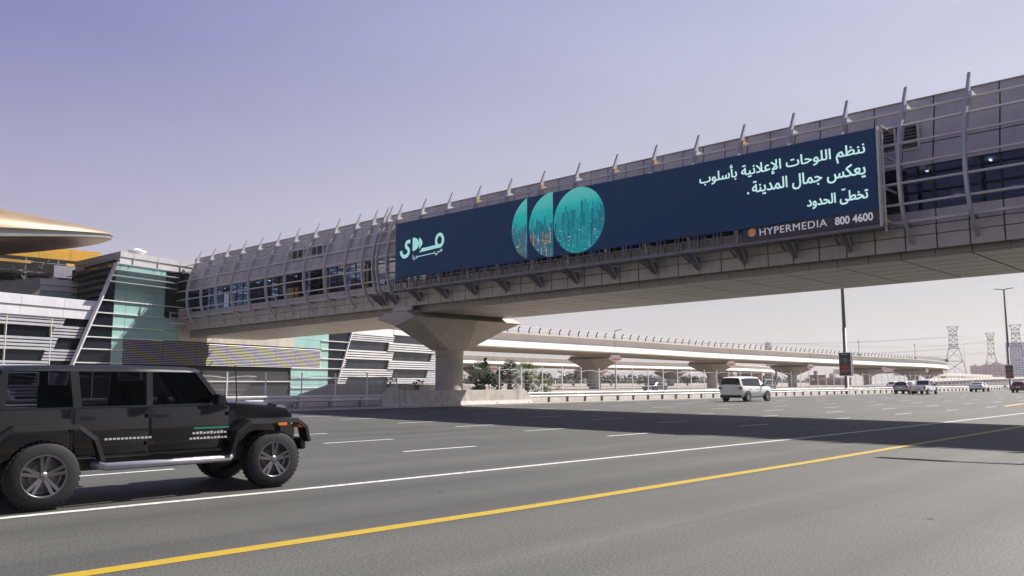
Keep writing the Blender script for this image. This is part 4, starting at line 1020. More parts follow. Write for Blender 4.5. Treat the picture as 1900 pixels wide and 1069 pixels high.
# distant ramp and flyover at the right
ft = thing('flyover', 'pale far flyover beyond the bend under the pylon', 'viaduct', (300, 120, 0), world=True)
mb = MB(); mb.loft([[(x, y, z), (x, y, z+1.5), (x+4, y+9, z+1.5), (x+4, y+9, z)] for x, y, z in ((377, 130, 4.2), (442, 133, 4.2), (546, 142, 4.0))]); mb.build('deck', M['viaduct'], ft)
mb = MB()
for x, y in ((403, 137), (448, 139), (494, 143)): mb.lathe([(1.1, 0), (1.1, 4.25)], (x, y, 0), n=16)
mb.build('column', M['concrete_v'], ft)
rm = thing('ramp', 'grey walled ramp rising to the right behind the far fence', 'ramp', (240, 70, 0), world=True)
mb = MB(); mb.loft([[(x, y, -.1), (x, y, z), (x+2, y+10, z), (x+2, y+10, -.1)] for x, y, z in ((205, 76, .3), (245, 79, 1.5), (330, 86, 2.3), (450, 98, 2.9))]); mb.build('wall', mat('ramp_concrete', (.17, .165, .165), .9, var=.1, scale=.2, grime=.2), rm)
mb = MB(); mb.loft([[(x, y-.3, z+.01), (x, y-.3, z+.9), (x, y-.05, z+.9), (x, y-.05, z+.01)] for x, y, z in ((205, 76, .3), (245, 79, 1.5), (330, 86, 2.3), (450, 98, 2.9))]); mb.build('parapet', M['viaduct'], rm)
# ---------------------------------------------------------------- lamp posts
def ad_box(parent, w_, h_, zc):
    mb = MB(); mb.box(-.25, .25, -w_/2, w_/2, zc-h_/2, zc+h_/2); b = mb.build('advert_box', M['slat'], parent, bevel=.02)
    mb = MB(); mb.box(-.265, -.25, -w_/2+.06, w_/2-.06, zc-h_/2+.06, zc+h_/2-.06); p = mb.build('poster', mat('poster_black', (.02, .018, .022), .35), b)
    mb = MB(); mb.box(-.12, .12, -w_/2-.012, -w_/2-.002, zc-h_/2+.05, zc+h_/2-.05); mb.build('side_panel', mat('box_side', (.10, .105, .11), .4), b)
    red = MB(); dk = MB(); wt = MB()
    def el(mb_, cy, cz, ry, rz, d, a0=0, a1=360, n_=20): mb_.prism([(cy+ry*math.cos(R(lerp(a0,a1,k/n_))), cz+rz*math.sin(R(lerp(a0,a1,k/n_)))) for k in range(n_)], lambda u, v, q: (q, u, v), -.266-d, -.266)
    s_ = w_/1.3
    el(red, 0, zc-.42*s_, .50*s_, .34*s_, .006, 0, 180); el(red, 0, zc-.60*s_, .52*s_, .12*s_, .008); el(dk, 0, zc-.50*s_, .53*s_, .10*s_, .010); el(red, 0, zc-.74*s_, .5*s_, .13*s_, .006)
    for k in range(7): el(wt, (-.42+.14*k)*s_, zc-.60*s_, .05*s_, .025*s_, .012)
    rr = random.Random(3); y = .48
    for zz_, hh, nn_ in ((.98, .10, 7), (.52, .06, 5), (.40, .05, 9), (.20, .07, 3)):
        for k in range(nn_):
            wd = .09*s_; y = (nn_/2 - k - .5)*wd*1.15; wt.box(-.272, -.2655, y-wd*.42, y+wd*.42, zc+zz_*s_, zc+(zz_+hh*rr.uniform(.6, 1.1))*s_)
    red.build('burger_picture', mat('print_red', (.28, .03, .025), .4, var=.35, scale=6), p); dk.build('burger_patty', mat('print_brown', (.07, .02, .012), .4), p); wt.build('printed_lines', mat('print_pale', (.34, .30, .30), .4), p)  # the dark brown ellipse is the printed patty
def lamp(x, y, h, r0, label, box=None, group='double armed street lamps', arms=((0,1),(0,-1)), al=1.3, rise=.12):
    t = thing('street_lamp', label, 'street lamp', (x, y, 0), 0, group)
    mb = MB(); mb.lathe([(r0*1.9, 0), (r0*1.9, .05), (r0*1.1, .08), (r0*1.05, h*.42), (r0*.98, h*.42), (r0*.96, h*.425), (r0*.62, h)], n=16); mb.build('pole', M['lamppole'], t)
    for ax, ay in arms:
        mb = MB(); mb.tube([(0,0,h-.1), (ax*al*.5, ay*al*.5, h+rise*.6), (ax*al, ay*al, h+rise)], .085, 6); a_ = mb.build('arm', M['lamppole'], t)
        mb = MB(); mb.beam((ax*al*.55, ay*al*.55, h+rise*.62), (ax*al*1.25, ay*al*1.25, h+rise*1.1), .30, .10); mb.build('lamp_head', M['lamppole'], a_, bevel=.02)
    if box: ad_box(t, *box)
    return t
M['lamppole'] = mat('lamp_pole_paint', (.085, .085, .088), .5, metal=.3)
lamp(93.4, 39.4, 18.6, .21, 'thick dark lamp post carrying the large black advertising box', (1.45, 2.75, 3.56))
lamp(168.3, 40.9, 18.6, .20, 'tall slim double armed lamp post with a small advertising box at the far right', (1.35, 2.5, 3.35))
lamp(25.7, 1.8, 9.6, .12, 'street lamp on the near shoulder outside the picture casting the thin shadow', None, 'near street lamps', ((0.1, .95),), 1.9, .7)
for x, y, h, lb in ((600, 184, 17, 'slender distant lamp left of the pink apartment block'), (645, 192, 17, 'slender distant lamp before the pink apartment block'), (300, 182, 16, 'distant lamp seen between piers, left of a pair'), (304, 181, 16, 'distant lamp seen between piers, right of a pair'), (760, 218, 34, 'distant lamp rising over the pink apartment block'), (150, 118, 13.6, 'thin mast sticking up above the near viaduct')):
    lamp(x, y, h, .11, lb, None, 'distant slender lamps', ((0, -1),), 1.6, .15)
for q, h, lb in ((247, 5.0, 'short mast with a round head on the near viaduct right of the lamp post'), (296, 5.8, 'short mast with a boxy foot on the bend of the near viaduct')):
    p, nn = path_pt(q, 76.0*1.3, 215*1.3, 236*1.3); t = thing('mast', lb, 'mast', (p.x - nn.x*1.2, p.y - nn.y*1.2, Z1(q)-.9), 0, 'short masts on the near viaduct')
    mb = MB(); mb.tube([(0,0,0), (0,0,h)], .07, 8); mb.build('pole', M['lamppole'], t); mb = MB(); mb.lathe([(.05, h), (.22, h+.12), (.22, h+.35), (.05, h+.45)], n=12); mb.build('head', M['lamppole'], t)
    mb = MB(); mb.box(-.5, .5, -.3, .3, 0, 1.5); mb.build('base_box', M['steel_dk'], t)

# ---------------------------------------------------------------- plants
L_DARK = mat_leaf('leaf_dark', (.010, .024, .008), (.028, .06, .018)); L_MID = mat_leaf('leaf_mid', (.018, .040, .010), (.06, .10, .028)); L_LIME = mat_leaf('leaf_lime', (.045, .08, .012), (.14, .18, .035)); L_DUSTY = mat_leaf('leaf_dusty', (.07, .075, .045), (.13, .13, .09))
BARK = mat('bark', (.10, .075, .055), .9, var=.25, scale=6)
def leaves(rnd, cen, rad, n_, sz, mb, wide=.5):
    for k in range(n_):
        c = cen[rnd.randrange(len(cen))]; v = Vector((rnd.gauss(0,1), rnd.gauss(0,1), rnd.gauss(0,1))).normalized()*rnd.random()**.45
        p = Vector(c[:3]) + Vector((v.x*c[3], v.y*c[3], v.z*c[3]*.85)); s_ = sz*rnd.uniform(.6, 1.3)
        a = Vector((rnd.gauss(0,1), rnd.gauss(0,1), rnd.gauss(0,.6))).normalized()*s_; b = a.cross(Vector((rnd.gauss(0,1), rnd.gauss(0,1), rnd.gauss(0,1)))).normalized()*s_*wide
        mb.add([p-a*.5, p-b*.5+a*.05, p+a*.6, p+b*.5+a*.05], [(0,1,2,3)])
def shrub(name, label, cat, loc, clumps, n_, sz, m_, group=None, stems=5, wide=.5, seed=1):
    t = thing(name, label, cat, loc, 0, group); rnd = random.Random(seed); mb = MB()
    for c in clumps[:max(stems, 1)*2]:
        mid = (c[0]*.4 + rnd.uniform(-.1,.1), c[1]*.4, c[2]*.5); mb.tube([(rnd.uniform(-.08,.08), rnd.uniform(-.08,.08), 0), mid, c[:3]], [.05*max(.4, c[2]/3), .03*max(.4, c[2]/3), .012], 6)
    mb.build('trunk', BARK, t); lm = MB(); leaves(rnd, clumps, 1, n_, sz, lm, wide); lm.build('crown', m_, t); return t
rn = random.Random(12)
bush = [(rn.uniform(-1.3, 1.0), rn.uniform(-.4,.4), rn.uniform(.8, 2.1), rn.uniform(.25,.42)) for _ in range(13)] + [(.9,0,2.3,.3),(1.5,0,2.45,.3),(2.0,0,2.6,.28),(2.4,0,2.8,.22),(1.3,0,1.9,.3),(-.5,0,2.9,.25),(-.6,0,3.2,.14)]
shrub('bush', 'dark large leaved bush leaning right just behind the sunlit concrete barrier', 'bush', (41.3, 44.4, 0), bush, 800, .24, L_DARK, None, 6, .75, 2)
for x, y, h, lb, sd in ((33.4, 43.2, 1.62, 'small leafy sprig peeping over the barrier in front of the pier', 3), (31.0, 43.1, 1.75, 'small leafy sprig peeping over the barrier left of the pier', 4), (23.7, 42.6, .55, 'dry weed growing under the shaded guardrail', 5)):
    shrub('plant', lb, 'plant', (x, y, 0), [(-.25,0,h-.15,.16), (.1,0,h,.12), (.35,0,h-.1,.16), (0,0,h-.4,.2)], 40, .17 if h > 1 else .1, L_DARK if h > 1 else L_DUSTY, 'small plants at the barrier', 2, .6, sd)
def palm(loc, th, lr, n_, label, seed, m_):
    t = thing('palm_tree', label, 'palm', loc, 0, 'low fan palms behind the fence'); rnd = random.Random(seed)
    mb = MB(); mb.lathe([(.30, 0), (.24, th*.3), (.22, th*.7), (.26, th), (.12, th+.15)], n=12)
    for k in range(60):
        a = rnd.random()*6.28; z = rnd.random()*th; mb.beam((.2*math.cos(a), .2*math.sin(a), z), (.34*math.cos(a), .34*math.sin(a), z+.18), .06, .03)
    mb.build('trunk', BARK, t); lm = MB()
    for k in range(n_):
        a = k*2.4 + rnd.uniform(-.2,.2); el_ = lerp(-.55, 1.35, (k+.5)/n_) + rnd.uniform(-.12,.12); d = Vector((math.cos(a)*math.cos(el_), math.sin(a)*math.cos(el_), math.sin(el_)))
        pl_ = lr*rnd.uniform(.45,.6); base = Vector((0,0,th)); tip = base + d*pl_; lm.beam(base, tip, .025)
        side = d.cross(Vector((0,0,1))).normalized(); upn = side.cross(d)
        for j in range(15):
            f_ = R(lerp(-95, 95, j/14)); dd = (d*math.cos(f_) + side*math.sin(f_)); ln = lr*.62*(.75+.25*math.cos(f_))*rnd.uniform(.85,1.1)
            e1 = tip + dd*ln*.6 + upn*.02; e2 = tip + dd*ln - Vector((0,0,ln*.28)); wv_ = (upn.cross(dd)).normalized()*.03
            lm.add([tip, e1-wv_, e2, e1+wv_], [(0,1,2,3)])
    lm.build('fronds', m_, t)
palm((50.7, 56.0, 0), 2.2, 1.5, 27, 'fan palm standing alone, leftmost of the three fan palms', 1, L_MID)
palm((57.0, 58.5, 0), 2.45, 1.5, 27, 'fan palm with dark fronds in the middle of the three fan palms', 2, L_MID)
palm((59.6, 58.6, 0), 2.35, 1.55, 28, 'bright green fan palm beside the first near viaduct pier', 3, L_LIME)
def cl(seed, n_, rx, rz, z0): 
    r_ = random.Random(seed); return [(r_.uniform(-rx, rx), r_.uniform(-rx, rx), z0 + r_.uniform(0, rz), r_.uniform(.35,.6)*min(rx, 1.2)) for _ in range(n_)]
shrub('shrub', 'yellow green shrub below the bright fan palm behind the fence', 'shrub', (61.2, 57.2, 0), cl(1, 12, 1.0, 1.3, .5), 900, .16, L_LIME, 'shrubs behind the fence', 4, .5, 7)
shrub('shrub', 'low green shrub between the bush and the lone palm', 'shrub', (47.6, 53.5, 0), cl(2, 8, 1.2, .7, .4), 500, .16, L_LIME, 'shrubs behind the fence', 4, .5, 8)
shrub('shrub', 'dark shrub filling the foot of the middle palms', 'shrub', (57.4, 57.0, 0), cl(3, 10, 1.3, .9, .4), 800, .16, L_DARK, 'shrubs behind the fence', 4, .5, 9)
base = shrub('tree', 'dusty tree furthest left in the row behind the lower viaduct', 'tree', (120, 150, 0), [(a*2.2, b*2.2, 1.6+c*1.6, d*2.6) for a, b, c, d in cl(5, 14, 1.1, 1.2, .2)], 900, .5, L_DUSTY, 'dusty trees behind the viaducts', 6, .6, 10)
TL = [(132,158,.9,'dusty tree second from left behind the lower viaduct'),(146,160,1.1,'dusty tree right of the palms in the far row'),(158,168,.8,'small dusty tree in the far row near the third pier'),(178,170,1.0,'dusty tree behind the second near pier'),(200,175,1.0,'dusty tree between second and third near piers'),
      (226,180,.95,'dusty tree left of the low brown sheds'),(236,172,.7,'small dusty tree before the low brown sheds'),(252,165,.8,'dusty tree under the advertising box'),(268,160,.8,'dusty tree right of the advertising box'),(286,150,.75,'dusty tree under the start of the bend'),(300,140,.7,'dusty tree under the bend'),(165,120,.7,'low dusty tree beneath the lower viaduct'),(196,112,.7,'low dusty tree behind the white off-roader')]
for i, (x, y, s_, lb) in enumerate(TL):
    c = dup(base, None, (x, y, 0), i*1.3, lb); c.scale = (s_*1.2, s_*1.2, s_)
mb = MB(); rnd = random.Random(31)
for k in range(5200):
    x = rnd.uniform(40, 900); y = 330 + .12*x + rnd.uniform(-10, 10); z = abs(rnd.gauss(0, 2.2))*(1 + .5*math.sin(x*.09)); s_ = rnd.uniform(.8, 2.0)
    a = Vector((rnd.gauss(0,1), rnd.gauss(0,1), rnd.gauss(0,1))).normalized()*s_; b = Vector((rnd.gauss(0,1), rnd.gauss(0,1), rnd.gauss(0,1))).normalized()*s_
    p = Vector((x, y, z)); mb.add([p-a, p-b, p+a, p+b], [(0,1,2,3)])
o = mb.build('distant_trees', L_DUSTY); structure(o, 'stuff'); tag(o, 'hazy line of far trees on the horizon beyond the viaducts', 'trees')

# ---------------------------------------------------------------- pylons, wires, far buildings
PYM = mat('pylon_steel', (.22, .22, .225), .6, metal=.3)
def pylon(loc, prof, arms, label, rz, thk=.24):
    t = thing('pylon', label, 'pylon', loc, rz, 'lattice electricity pylons'); mb = MB()
    for (z0, w0), (z1, w1) in zip(prof, prof[1:]):
        nseg = max(1, int((z1-z0)/max(1.6, (w0+w1)*.30)))
        for k in range(nseg):
            za, zb = lerp(z0,z1,k/nseg), lerp(z0,z1,(k+1)/nseg); wa, wb = lerp(w0,w1,k/nseg)/2, lerp(w0,w1,(k+1)/nseg)/2
            ca = [(-wa,-wa,za),(wa,-wa,za),(wa,wa,za),(-wa,wa,za)]; cb = [(-wb,-wb,zb),(wb,-wb,zb),(wb,wb,zb),(-wb,wb,zb)]
            for i in range(4):
                j = (i+1) % 4; mb.beam(ca[i], cb[i], thk); mb.beam(ca[i], cb[j], thk*.6); mb.beam(ca[j], cb[i], thk*.6); mb.beam(cb[i], cb[j], thk*.7)
    mb.build('tower', PYM, t)
    for z, w_, bw in arms:
        mb = MB()
        for s_ in (-1, 1):
            for q in (-bw/2, bw/2): mb.beam((s_*bw/2, q, z), (s_*w_/2, 0, z), thk*.7); mb.beam((s_*bw/2, q, z+1.3), (s_*w_/2, 0, z), thk*.6)
            mb.beam((s_*w_/2, 0, z), (s_*w_/2, 0, z-1.6), .25)
        mb.build('cross_arm', PYM, t)
P1 = [(0,15.5),(6.2,13.6),(23.3,5.7),(25.8,5.2),(31.8,4.6),(34.7,4.3),(37.5,6.6)]
pylon((575,171,0), P1, [(24.2,10.5,5.6),(31.8,7.4,4.6)], 'largest lattice pylon standing just right of the viaduct bend', R(16))
P2 = [(0,13),(10,10),(22.5,4.4),(27,4.0),(34,3.8),(36,4.2),(39,6.0)]
pylon((697,181,0), P2, [(22.6,9.5,4.4),(33.4,6.6,3.8)], 'slimmer lattice pylon rising behind the pink apartment block', R(16))
pylon((603.6,141.8,0), [(z*1.03, w_) for z, w_ in P1], [(24.9,10.5,5.6),(32.8,7.4,4.6)], 'lattice pylon in front of the pale blue tower at the right edge', R(14))
def cable(a, b, sag, lb):
    mb = MB(); mb.tube([(lerp(a[0],b[0],k/16), lerp(a[1],b[1],k/16), lerp(a[2],b[2],k/16) - sag*4*(k/16)*(1-k/16)) for k in range(17)], .07, 5); tag(mb.build('power_cable', PYM), lb, 'cable', 'power cables between the pylons')
for z, o_, nm in ((31.0, 3.6, 'upper'), (23.2, 5.1, 'lower')):
    for s_, sd in ((1, 'far'), (-1, 'near')):
        cable((575-s_*1.5,171+s_*o_,z), (420, 300+s_*o_, z-4), 3, 'thin %s power cable on the %s arm running left from the largest pylon' % (nm, sd))
        cable((575-s_*1.5,171+s_*o_,z), (980, 165+s_*o_, z+6), 5, 'thin %s power cable on the %s arm running right from the largest pylon' % (nm, sd))
        cable((697-s_*1.5,181+s_*o_,z+1), (540, 262+s_*o_, z-3), 3, 'thin %s power cable on the %s arm left of the slimmer pylon' % (nm, sd))
        cable((603.6-s_*1.5,141.8+s_*o_,z+1), (700, 20+s_*o_, z+2), 2, 'thin %s power cable on the %s arm at the right hand pylon' % (nm, sd))
def mat_windows(name, wall, win, sx, sz, wx=.55, wz=.5):
    m = bpy.data.materials.new(name); m.use_nodes = True; n = m.node_tree.nodes; l = m.node_tree.links; b = n['Principled BSDF']; b.inputs['Roughness'].default_value = .7
    t = n.new('ShaderNodeTexCoord'); s_ = n.new('ShaderNodeSeparateXYZ'); l.new(t.outputs['Object'], s_.inputs[0])
    def cell(src, sc_, w_):
        a = n.new('ShaderNodeMath'); a.operation = 'DIVIDE'; a.inputs[1].default_value = sc_; l.new(src, a.inputs[0]); f_ = n.new('ShaderNodeMath'); f_.operation = 'FRACT'; l.new(a.outputs[0], f_.inputs[0])
        c = n.new('ShaderNodeMath'); c.operation = 'LESS_THAN'; c.inputs[1].default_value = w_; l.new(f_.outputs[0], c.inputs[0]); return c.outputs[0]
    ad = n.new('ShaderNodeMath'); ad.operation = 'ADD'; l.new(s_.outputs['X'], ad.inputs[0]); l.new(s_.outputs['Y'], ad.inputs[1])
    mu = n.new('ShaderNodeMath'); mu.operation = 'MULTIPLY'; l.new(cell(ad.outputs[0], sx, wx), mu.inputs[0]); l.new(cell(s_.outputs['Z'], sz, wz), mu.inputs[1])
    mx_ = n.new('ShaderNodeMix'); mx_.data_type = 'RGBA'; l.new(mu.outputs[0], mx_.inputs['Factor']); mx_.inputs['A'].default_value = (*wall, 1); mx_.inputs['B'].default_value = (*win, 1); l.new(mx_.outputs['Result'], b.inputs['Base Color']); return m
def block(name, label, cat, loc, rz, boxes, m_, roof_m, group='buildings on the horizon'):
    t = thing(name, label, cat, loc, rz, group); mb = MB(); rf = MB()
    for x0, x1, y0, y1, h in boxes: mb.box(x0, x1, y0, y1, 0, h); rf.box(x0-.3, x1+.3, y0-.3, y1+.3, h+.01, h+.8); rf.box(lerp(x0,x1,.3), lerp(x0,x1,.5), lerp(y0,y1,.3), lerp(y0,y1,.6), h+.81, h+2.6)
    mb.build('wall', m_, t); rf.build('roof', roof_m, t)
RZF = R(15)-R(90)
pinkw = mat_windows('pink_facade', (.46, .28, .27), (.22, .16, .17), 4.0, 3.4); bluew = mat_windows('blue_facade', (.40, .43, .52), (.10, .13, .20), 3.6, 3.5, .6, .6)
block('apartment_block', 'long pink apartment block with stepped roof under the slimmer pylon', 'building', (1161,300,0), RZF, [(-26,-12,-8,8,21),(-12,-2,-7,7,22.5),(-2,8,-8,8,24),(8,14,-7,7,22),(14,24,-8,8,23)], pinkw, mat('pink_roof', (.42,.27,.26), .8))
block('tower_block', 'pale blue high rise at the right edge behind the lamp post', 'building', (1363,318,0), R(13)-R(90), [(-16,14,-10,10,58),(14,50,-9,11,66)], bluew, mat('tower_roof', (.38,.40,.46), .8))
block('tower_block', 'single small grey tower peeping above the near viaduct', 'building', (1062,559,0), R(27)-R(90), [(-4,4,-4,4,56)], mat_windows('grey_facade', (.34,.33,.33), (.2,.2,.2), 3, 3.5), mat('grey_roof', (.34,.33,.32), .8))
block('office_building', 'dark green grey glass building between the piers behind the off-roader', 'building', (372,196,0), R(27)-R(90), [(-4.6,.3,-4,4,6.9),(.6,4.2,-4,4,6.4)], mat_windows('green_facade', (.13,.155,.145), (.05,.06,.06), 1.6, 40, .35, 1), mat('dark_roof', (.15,.15,.15), .8))
block('shed', 'low brown flat roofed shed left of the advertising box', 'building', (345,160,0), R(24)-R(90), [(-2,4.5,-4,4,3.6)], mat('brown_wall', (.30,.24,.20), .9), mat('brown_roof', (.22,.16,.13), .8))
block('shed', 'low reddish shed partly behind the advertising lamp post', 'building', (335,146,0), R(23)-R(90), [(-6,6,-4,4,2.4)], mat('red_wall', (.34,.22,.19), .9), mat('beige_roof', (.50,.42,.34), .8))
block('shed', 'low reddish shed right under the second near pier', 'building', (330,190,0), R(29)-R(90), [(-5,5,-4,4,1.9)], mat('red_wall', (.34,.22,.19), .9), mat('beige_roof', (.50,.42,.34), .8))
# ---------------------------------------------------------------- vehicles
def paint(name, col, metal=0.0, rough=.28): return mat(name, col, rough, metal=metal, var=.03, scale=.5, coat=.8)
P_WHITE, P_PEARL, P_SILVER, P_RED, P_GREY = paint('white_car_paint', (.76,.76,.75)), paint('pearl_car_paint', (.76,.75,.71)), paint('silver_car_paint', (.30,.31,.34), .5), paint('red_car_paint', (.17,.008,.02)), paint('grey_car_paint', (.12,.125,.14), .3)
CARGLASS = mat('car_glass', (.012,.013,.016), .06, var=.1, spec=.7)
def wheel_mesh(r_, w_, n_spoke=5):
    t = MB(); t.lathe([(r_*.66, -w_/2), (r_*.92, -w_/2), (r_, -w_*.34), (r_, w_*.34), (r_*.92, w_/2), (r_*.66, w_/2), (r_*.66, -w_/2)], axis='y', n=28, cap=False)
    m_ = MB(); m_.lathe([(r_*.66, -w_*.42), (r_*.60, -w_*.40), (r_*.60, w_*.1), (.02, w_*.1)], axis='y', n=28, smooth=False, cap=False)
    s_ = MB(); s_.lathe([(r_*.67, -w_*.46), (r_*.62, -w_*.5), (r_*.58, -w_*.44), (r_*.60, -w_*.3)], axis='y', n=28, cap=False); s_.lathe([(.001, -w_*.44), (r_*.16, -w_*.43), (r_*.17, -w_*.3)], axis='y', n=14)
    for k in range(n_spoke):
        for dq in (-.13, .13):
            a = 2*math.pi*k/n_spoke + dq; b_ = 2*math.pi*k/n_spoke + dq*1.6
            s_.beam((math.cos(a)*r_*.12, -w_*.40, math.sin(a)*r_*.12), (math.cos(b_)*r_*.62, -w_*.42, math.sin(b_)*r_*.62), r_*.09, r_*.07, upv=(0,1,0))
    return t, m_, s_
def add_wheels(t, xs_, track, r_, w_, n_spoke=5, rim=None):
    a, b, c = wheel_mesh(r_, w_, n_spoke); w0 = a.build('wheel', M['rubber'], t, loc=(xs_[0], -track/2, r_)); b.build('hub', M['black'], w0); c.build('rim', rim or M['alloy'], w0)
    for x in xs_:
        for s_ in (-1, 1):
            if x == xs_[0] and s_ == -1: continue
            dup(w0, t, (x, s_*track/2, r_), 0 if s_ < 0 else math.pi)
def car(name, label, cat, loc, rotz, body, spec, group, rim=None):
    """spec: stations (x, bottom, shoulder, roof, half widths bottom/shoulder/roof), glass spans, wheels, tail"""
    t = thing(name, label, cat, loc, rotz, group); st = spec['st']; rings = []
    for x, zb, zs_, zr, wb, ws, wr in st:
        h = [(0, zb), (wb*.8, zb), (wb, zb+.10), (ws, zb+(zs_-zb)*.45), (ws-.01, zs_-.14), (ws-.05, zs_), (lerp(ws-.07, wr, .88), lerp(zs_, zr, .84)), (wr*.86, zr-.012), (wr*.45, zr+.008), (0, zr+.012)]
        rings.append([(x, y, z) for y, z in h] + [(x, -y, z) for y, z in h[-2:0:-1]])
    n_ = len(rings[0]); parts = {'body': MB()}
    for mb_ in parts.values(): pass
    def face_part(i, k):
        kk = k if k < 9 else n_-1-k
        kind = spec['glass'].get(i)
        if kind == 'side' and kk == 5: return 'side_window'
        if kind in ('front', 'rear') and kk in (6, 7, 8): return 'windscreen' if kind == 'front' else 'rear_window'
        if i == 'none': return None
        return 'body'
    grp = {}
    for i in range(len(rings)-1):
        for k in range(n_):
            q = [rings[i][k], rings[i][(k+1) % n_], rings[i+1][(k+1) % n_], rings[i+1][k]]; nm = face_part(i, k)
            if nm == 'side_window': nm = 'side_window' + ('L' if k < 9 else 'R')
            grp.setdefault(nm, []).append(q)
    mb = MB(); vid = {}
    def addq(mb_, q):
        idx = []
        for p in q:
            key = (round(p[0],4), round(p[1],4), round(p[2],4))
            if key not in mb_.vid: mb_.vid[key] = len(mb_.v); mb_.v.append(p)
            idx.append(mb_.vid[key])
        u = []
        for a in idx:
            if a not in u: u.append(a)
        if len(u) > 2: mb_.f.append(u); mb_.m.append(0); mb_.s.append(True)
    for nm, qs in grp.items():
        mb_ = MB(); mb_.vid = {}
        for q in qs: addq(mb_, q)
        if nm == 'body': mb_.f.append([mb_.vid[tuple(round(c,4) for c in p)] for p in rings[0]][::-1]); mb_.m.append(0); mb_.s.append(False); mb_.f.append([mb_.vid[tuple(round(c,4) for c in p)] for p in rings[-1]]); mb_.m.append(0); mb_.s.append(False)
        o = mb_.build(nm.rstrip('LR') if nm.startswith('side') else nm, body if nm == 'body' else CARGLASS, t)
        if nm == 'body': es = o.modifiers.new('edges', 'EDGE_SPLIT'); es.split_angle = R(38)
    ws = spec['ws']; r_ = spec['r']
    for x in spec['wheels']:
        for s_ in (-1, 1): mb = MB(); mb.lathe([(r_*1.18, 0), (r_*1.18, .012)], (x, s_*(ws+.002) - (.012 if s_ < 0 else 0), r_*1.05), 'y', 24); mb.build('wheel_arch', M['black'], t)
    add_wheels(t, spec['wheels'], 2*ws-.18, r_, .24, 5, rim)
    xr = st[0][0]; w_ = spec['ws']
    for s_ in (-1, 1):
        for bx in spec['lamps']:
            mb = MB(); x0, x1, y0, y1, z0, z1 = bx; mb.box(x0, x1, min(s_*y0, s_*y1), max(s_*y0, s_*y1), z0, z1); mb.build('tail_lamp', M['redlamp'], t, bevel=.02)
        mb = MB(); mb.box(spec['mx'], spec['mx']+.18, min(s_*(w_-.06), s_*(w_+.2)), max(s_*(w_-.06), s_*(w_+.2)), spec['mz'], spec['mz']+.17); mb.build('mirror', spec.get('mirror', body), t, bevel=.04)
        for hx in spec.get('handles', ()): mb = MB(); mb.box(hx, hx+.18, min(s_*(w_-.02), s_*(w_+.025)), max(s_*(w_-.02), s_*(w_+.025)), spec['hz'], spec['hz']+.035); mb.build('handle', spec.get('hm', body), t)
        mb = MB(); mb.box(st[-1][0]-.30, st[-1][0]-.02, min(s_*w_*.55, s_*(w_-.08)), max(s_*w_*.55, s_*(w_-.08)), spec['lz'], spec['lz']+.14); mb.build('headlight', M['lens'], t, bevel=.03)
    mb = MB(); mb.box(xr-.03, xr-.005, -.26, .26, spec['pz'], spec['pz']+.12); mb.build('number_plate', spec.get('plate', M['white']), t)
    mb = MB(); mb.box(xr-.04, xr+.3, -w_*.86, w_*.86, spec['bz0'], spec['bz1']); mb.build('bumper', spec.get('bm', M['black']), t, bevel=.04)
    return t
SUV = dict(st=[(-2.5,0.49,1.1,1.22,0.7,0.86,0.8),(-2.46,0.42,1.18,1.3,0.78,0.93,0.84),(-2.36,0.37,1.22,1.82,0.84,0.98,0.74),(-2.2,0.3,1.22,1.89,0.86,0.99,0.76),(-1.35,0.3,1.2,1.93,0.88,1,0.78),(-1.25,0.3,1.2,1.93,0.88,1,0.78),(-0.28,0.3,1.19,1.93,0.88,1,0.78),(-0.18,0.3,1.19,1.93,0.88,1,0.78),(0.55,0.3,1.18,1.9,0.88,1,0.77),(1.25,0.3,1.18,1.22,0.88,0.99,0.8),(2.1,0.3,1.12,1.16,0.86,0.97,0.78),(2.42,0.35,1,1.04,0.8,0.9,0.72),(2.52,0.42,0.8,0.84,0.7,0.8,0.6)],
   glass={1:'rear', 3:'side', 4:'side', 5:'side', 6:'side', 7:'side', 8:'front'}, ws=1.0, r=.385, wheels=(-1.52,1.55), lamps=[(-2.50,-2.3,.62,.985,.92,1.16)], mx=.65, mz=1.18, handles=(-1.15,-.05), hz=1.0, hm=M['chrome'], lz=.86, pz=.86, bz0=.30, bz1=.52, mirror=M['black'])
HATCH = dict(st=[(-2.15,.5,.92,.98,.66,.80,.72),(-2.12,.40,1.0,1.06,.74,.87,.76),(-1.75,.34,1.0,1.50,.78,.90,.62),(-1.6,.32,.99,1.55,.80,.90,.63),(-.75,.30,.96,1.60,.80,.90,.64),(-.66,.30,.96,1.60,.80,.90,.64),(.1,.30,.94,1.58,.80,.90,.63),(.2,.30,.94,1.57,.8,.9,.63),(.35,.30,.93,1.54,.80,.9,.62),(1.1,.30,.92,.96,.80,.89,.72),(1.8,.32,.84,.88,.78,.86,.7),(2.15,.4,.7,.74,.68,.76,.6)],
   glass={1:'rear', 3:'side', 4:'side', 5:'side', 8:'front'}, ws=.90, r=.33, wheels=(-1.3,1.35), lamps=[(-2.16,-1.95,.55,.89,.82,1.02)], mx=.6, mz=.95, handles=(-.6,.1), hz=.8, lz=.66, pz=.72, bz0=.34, bz1=.48)
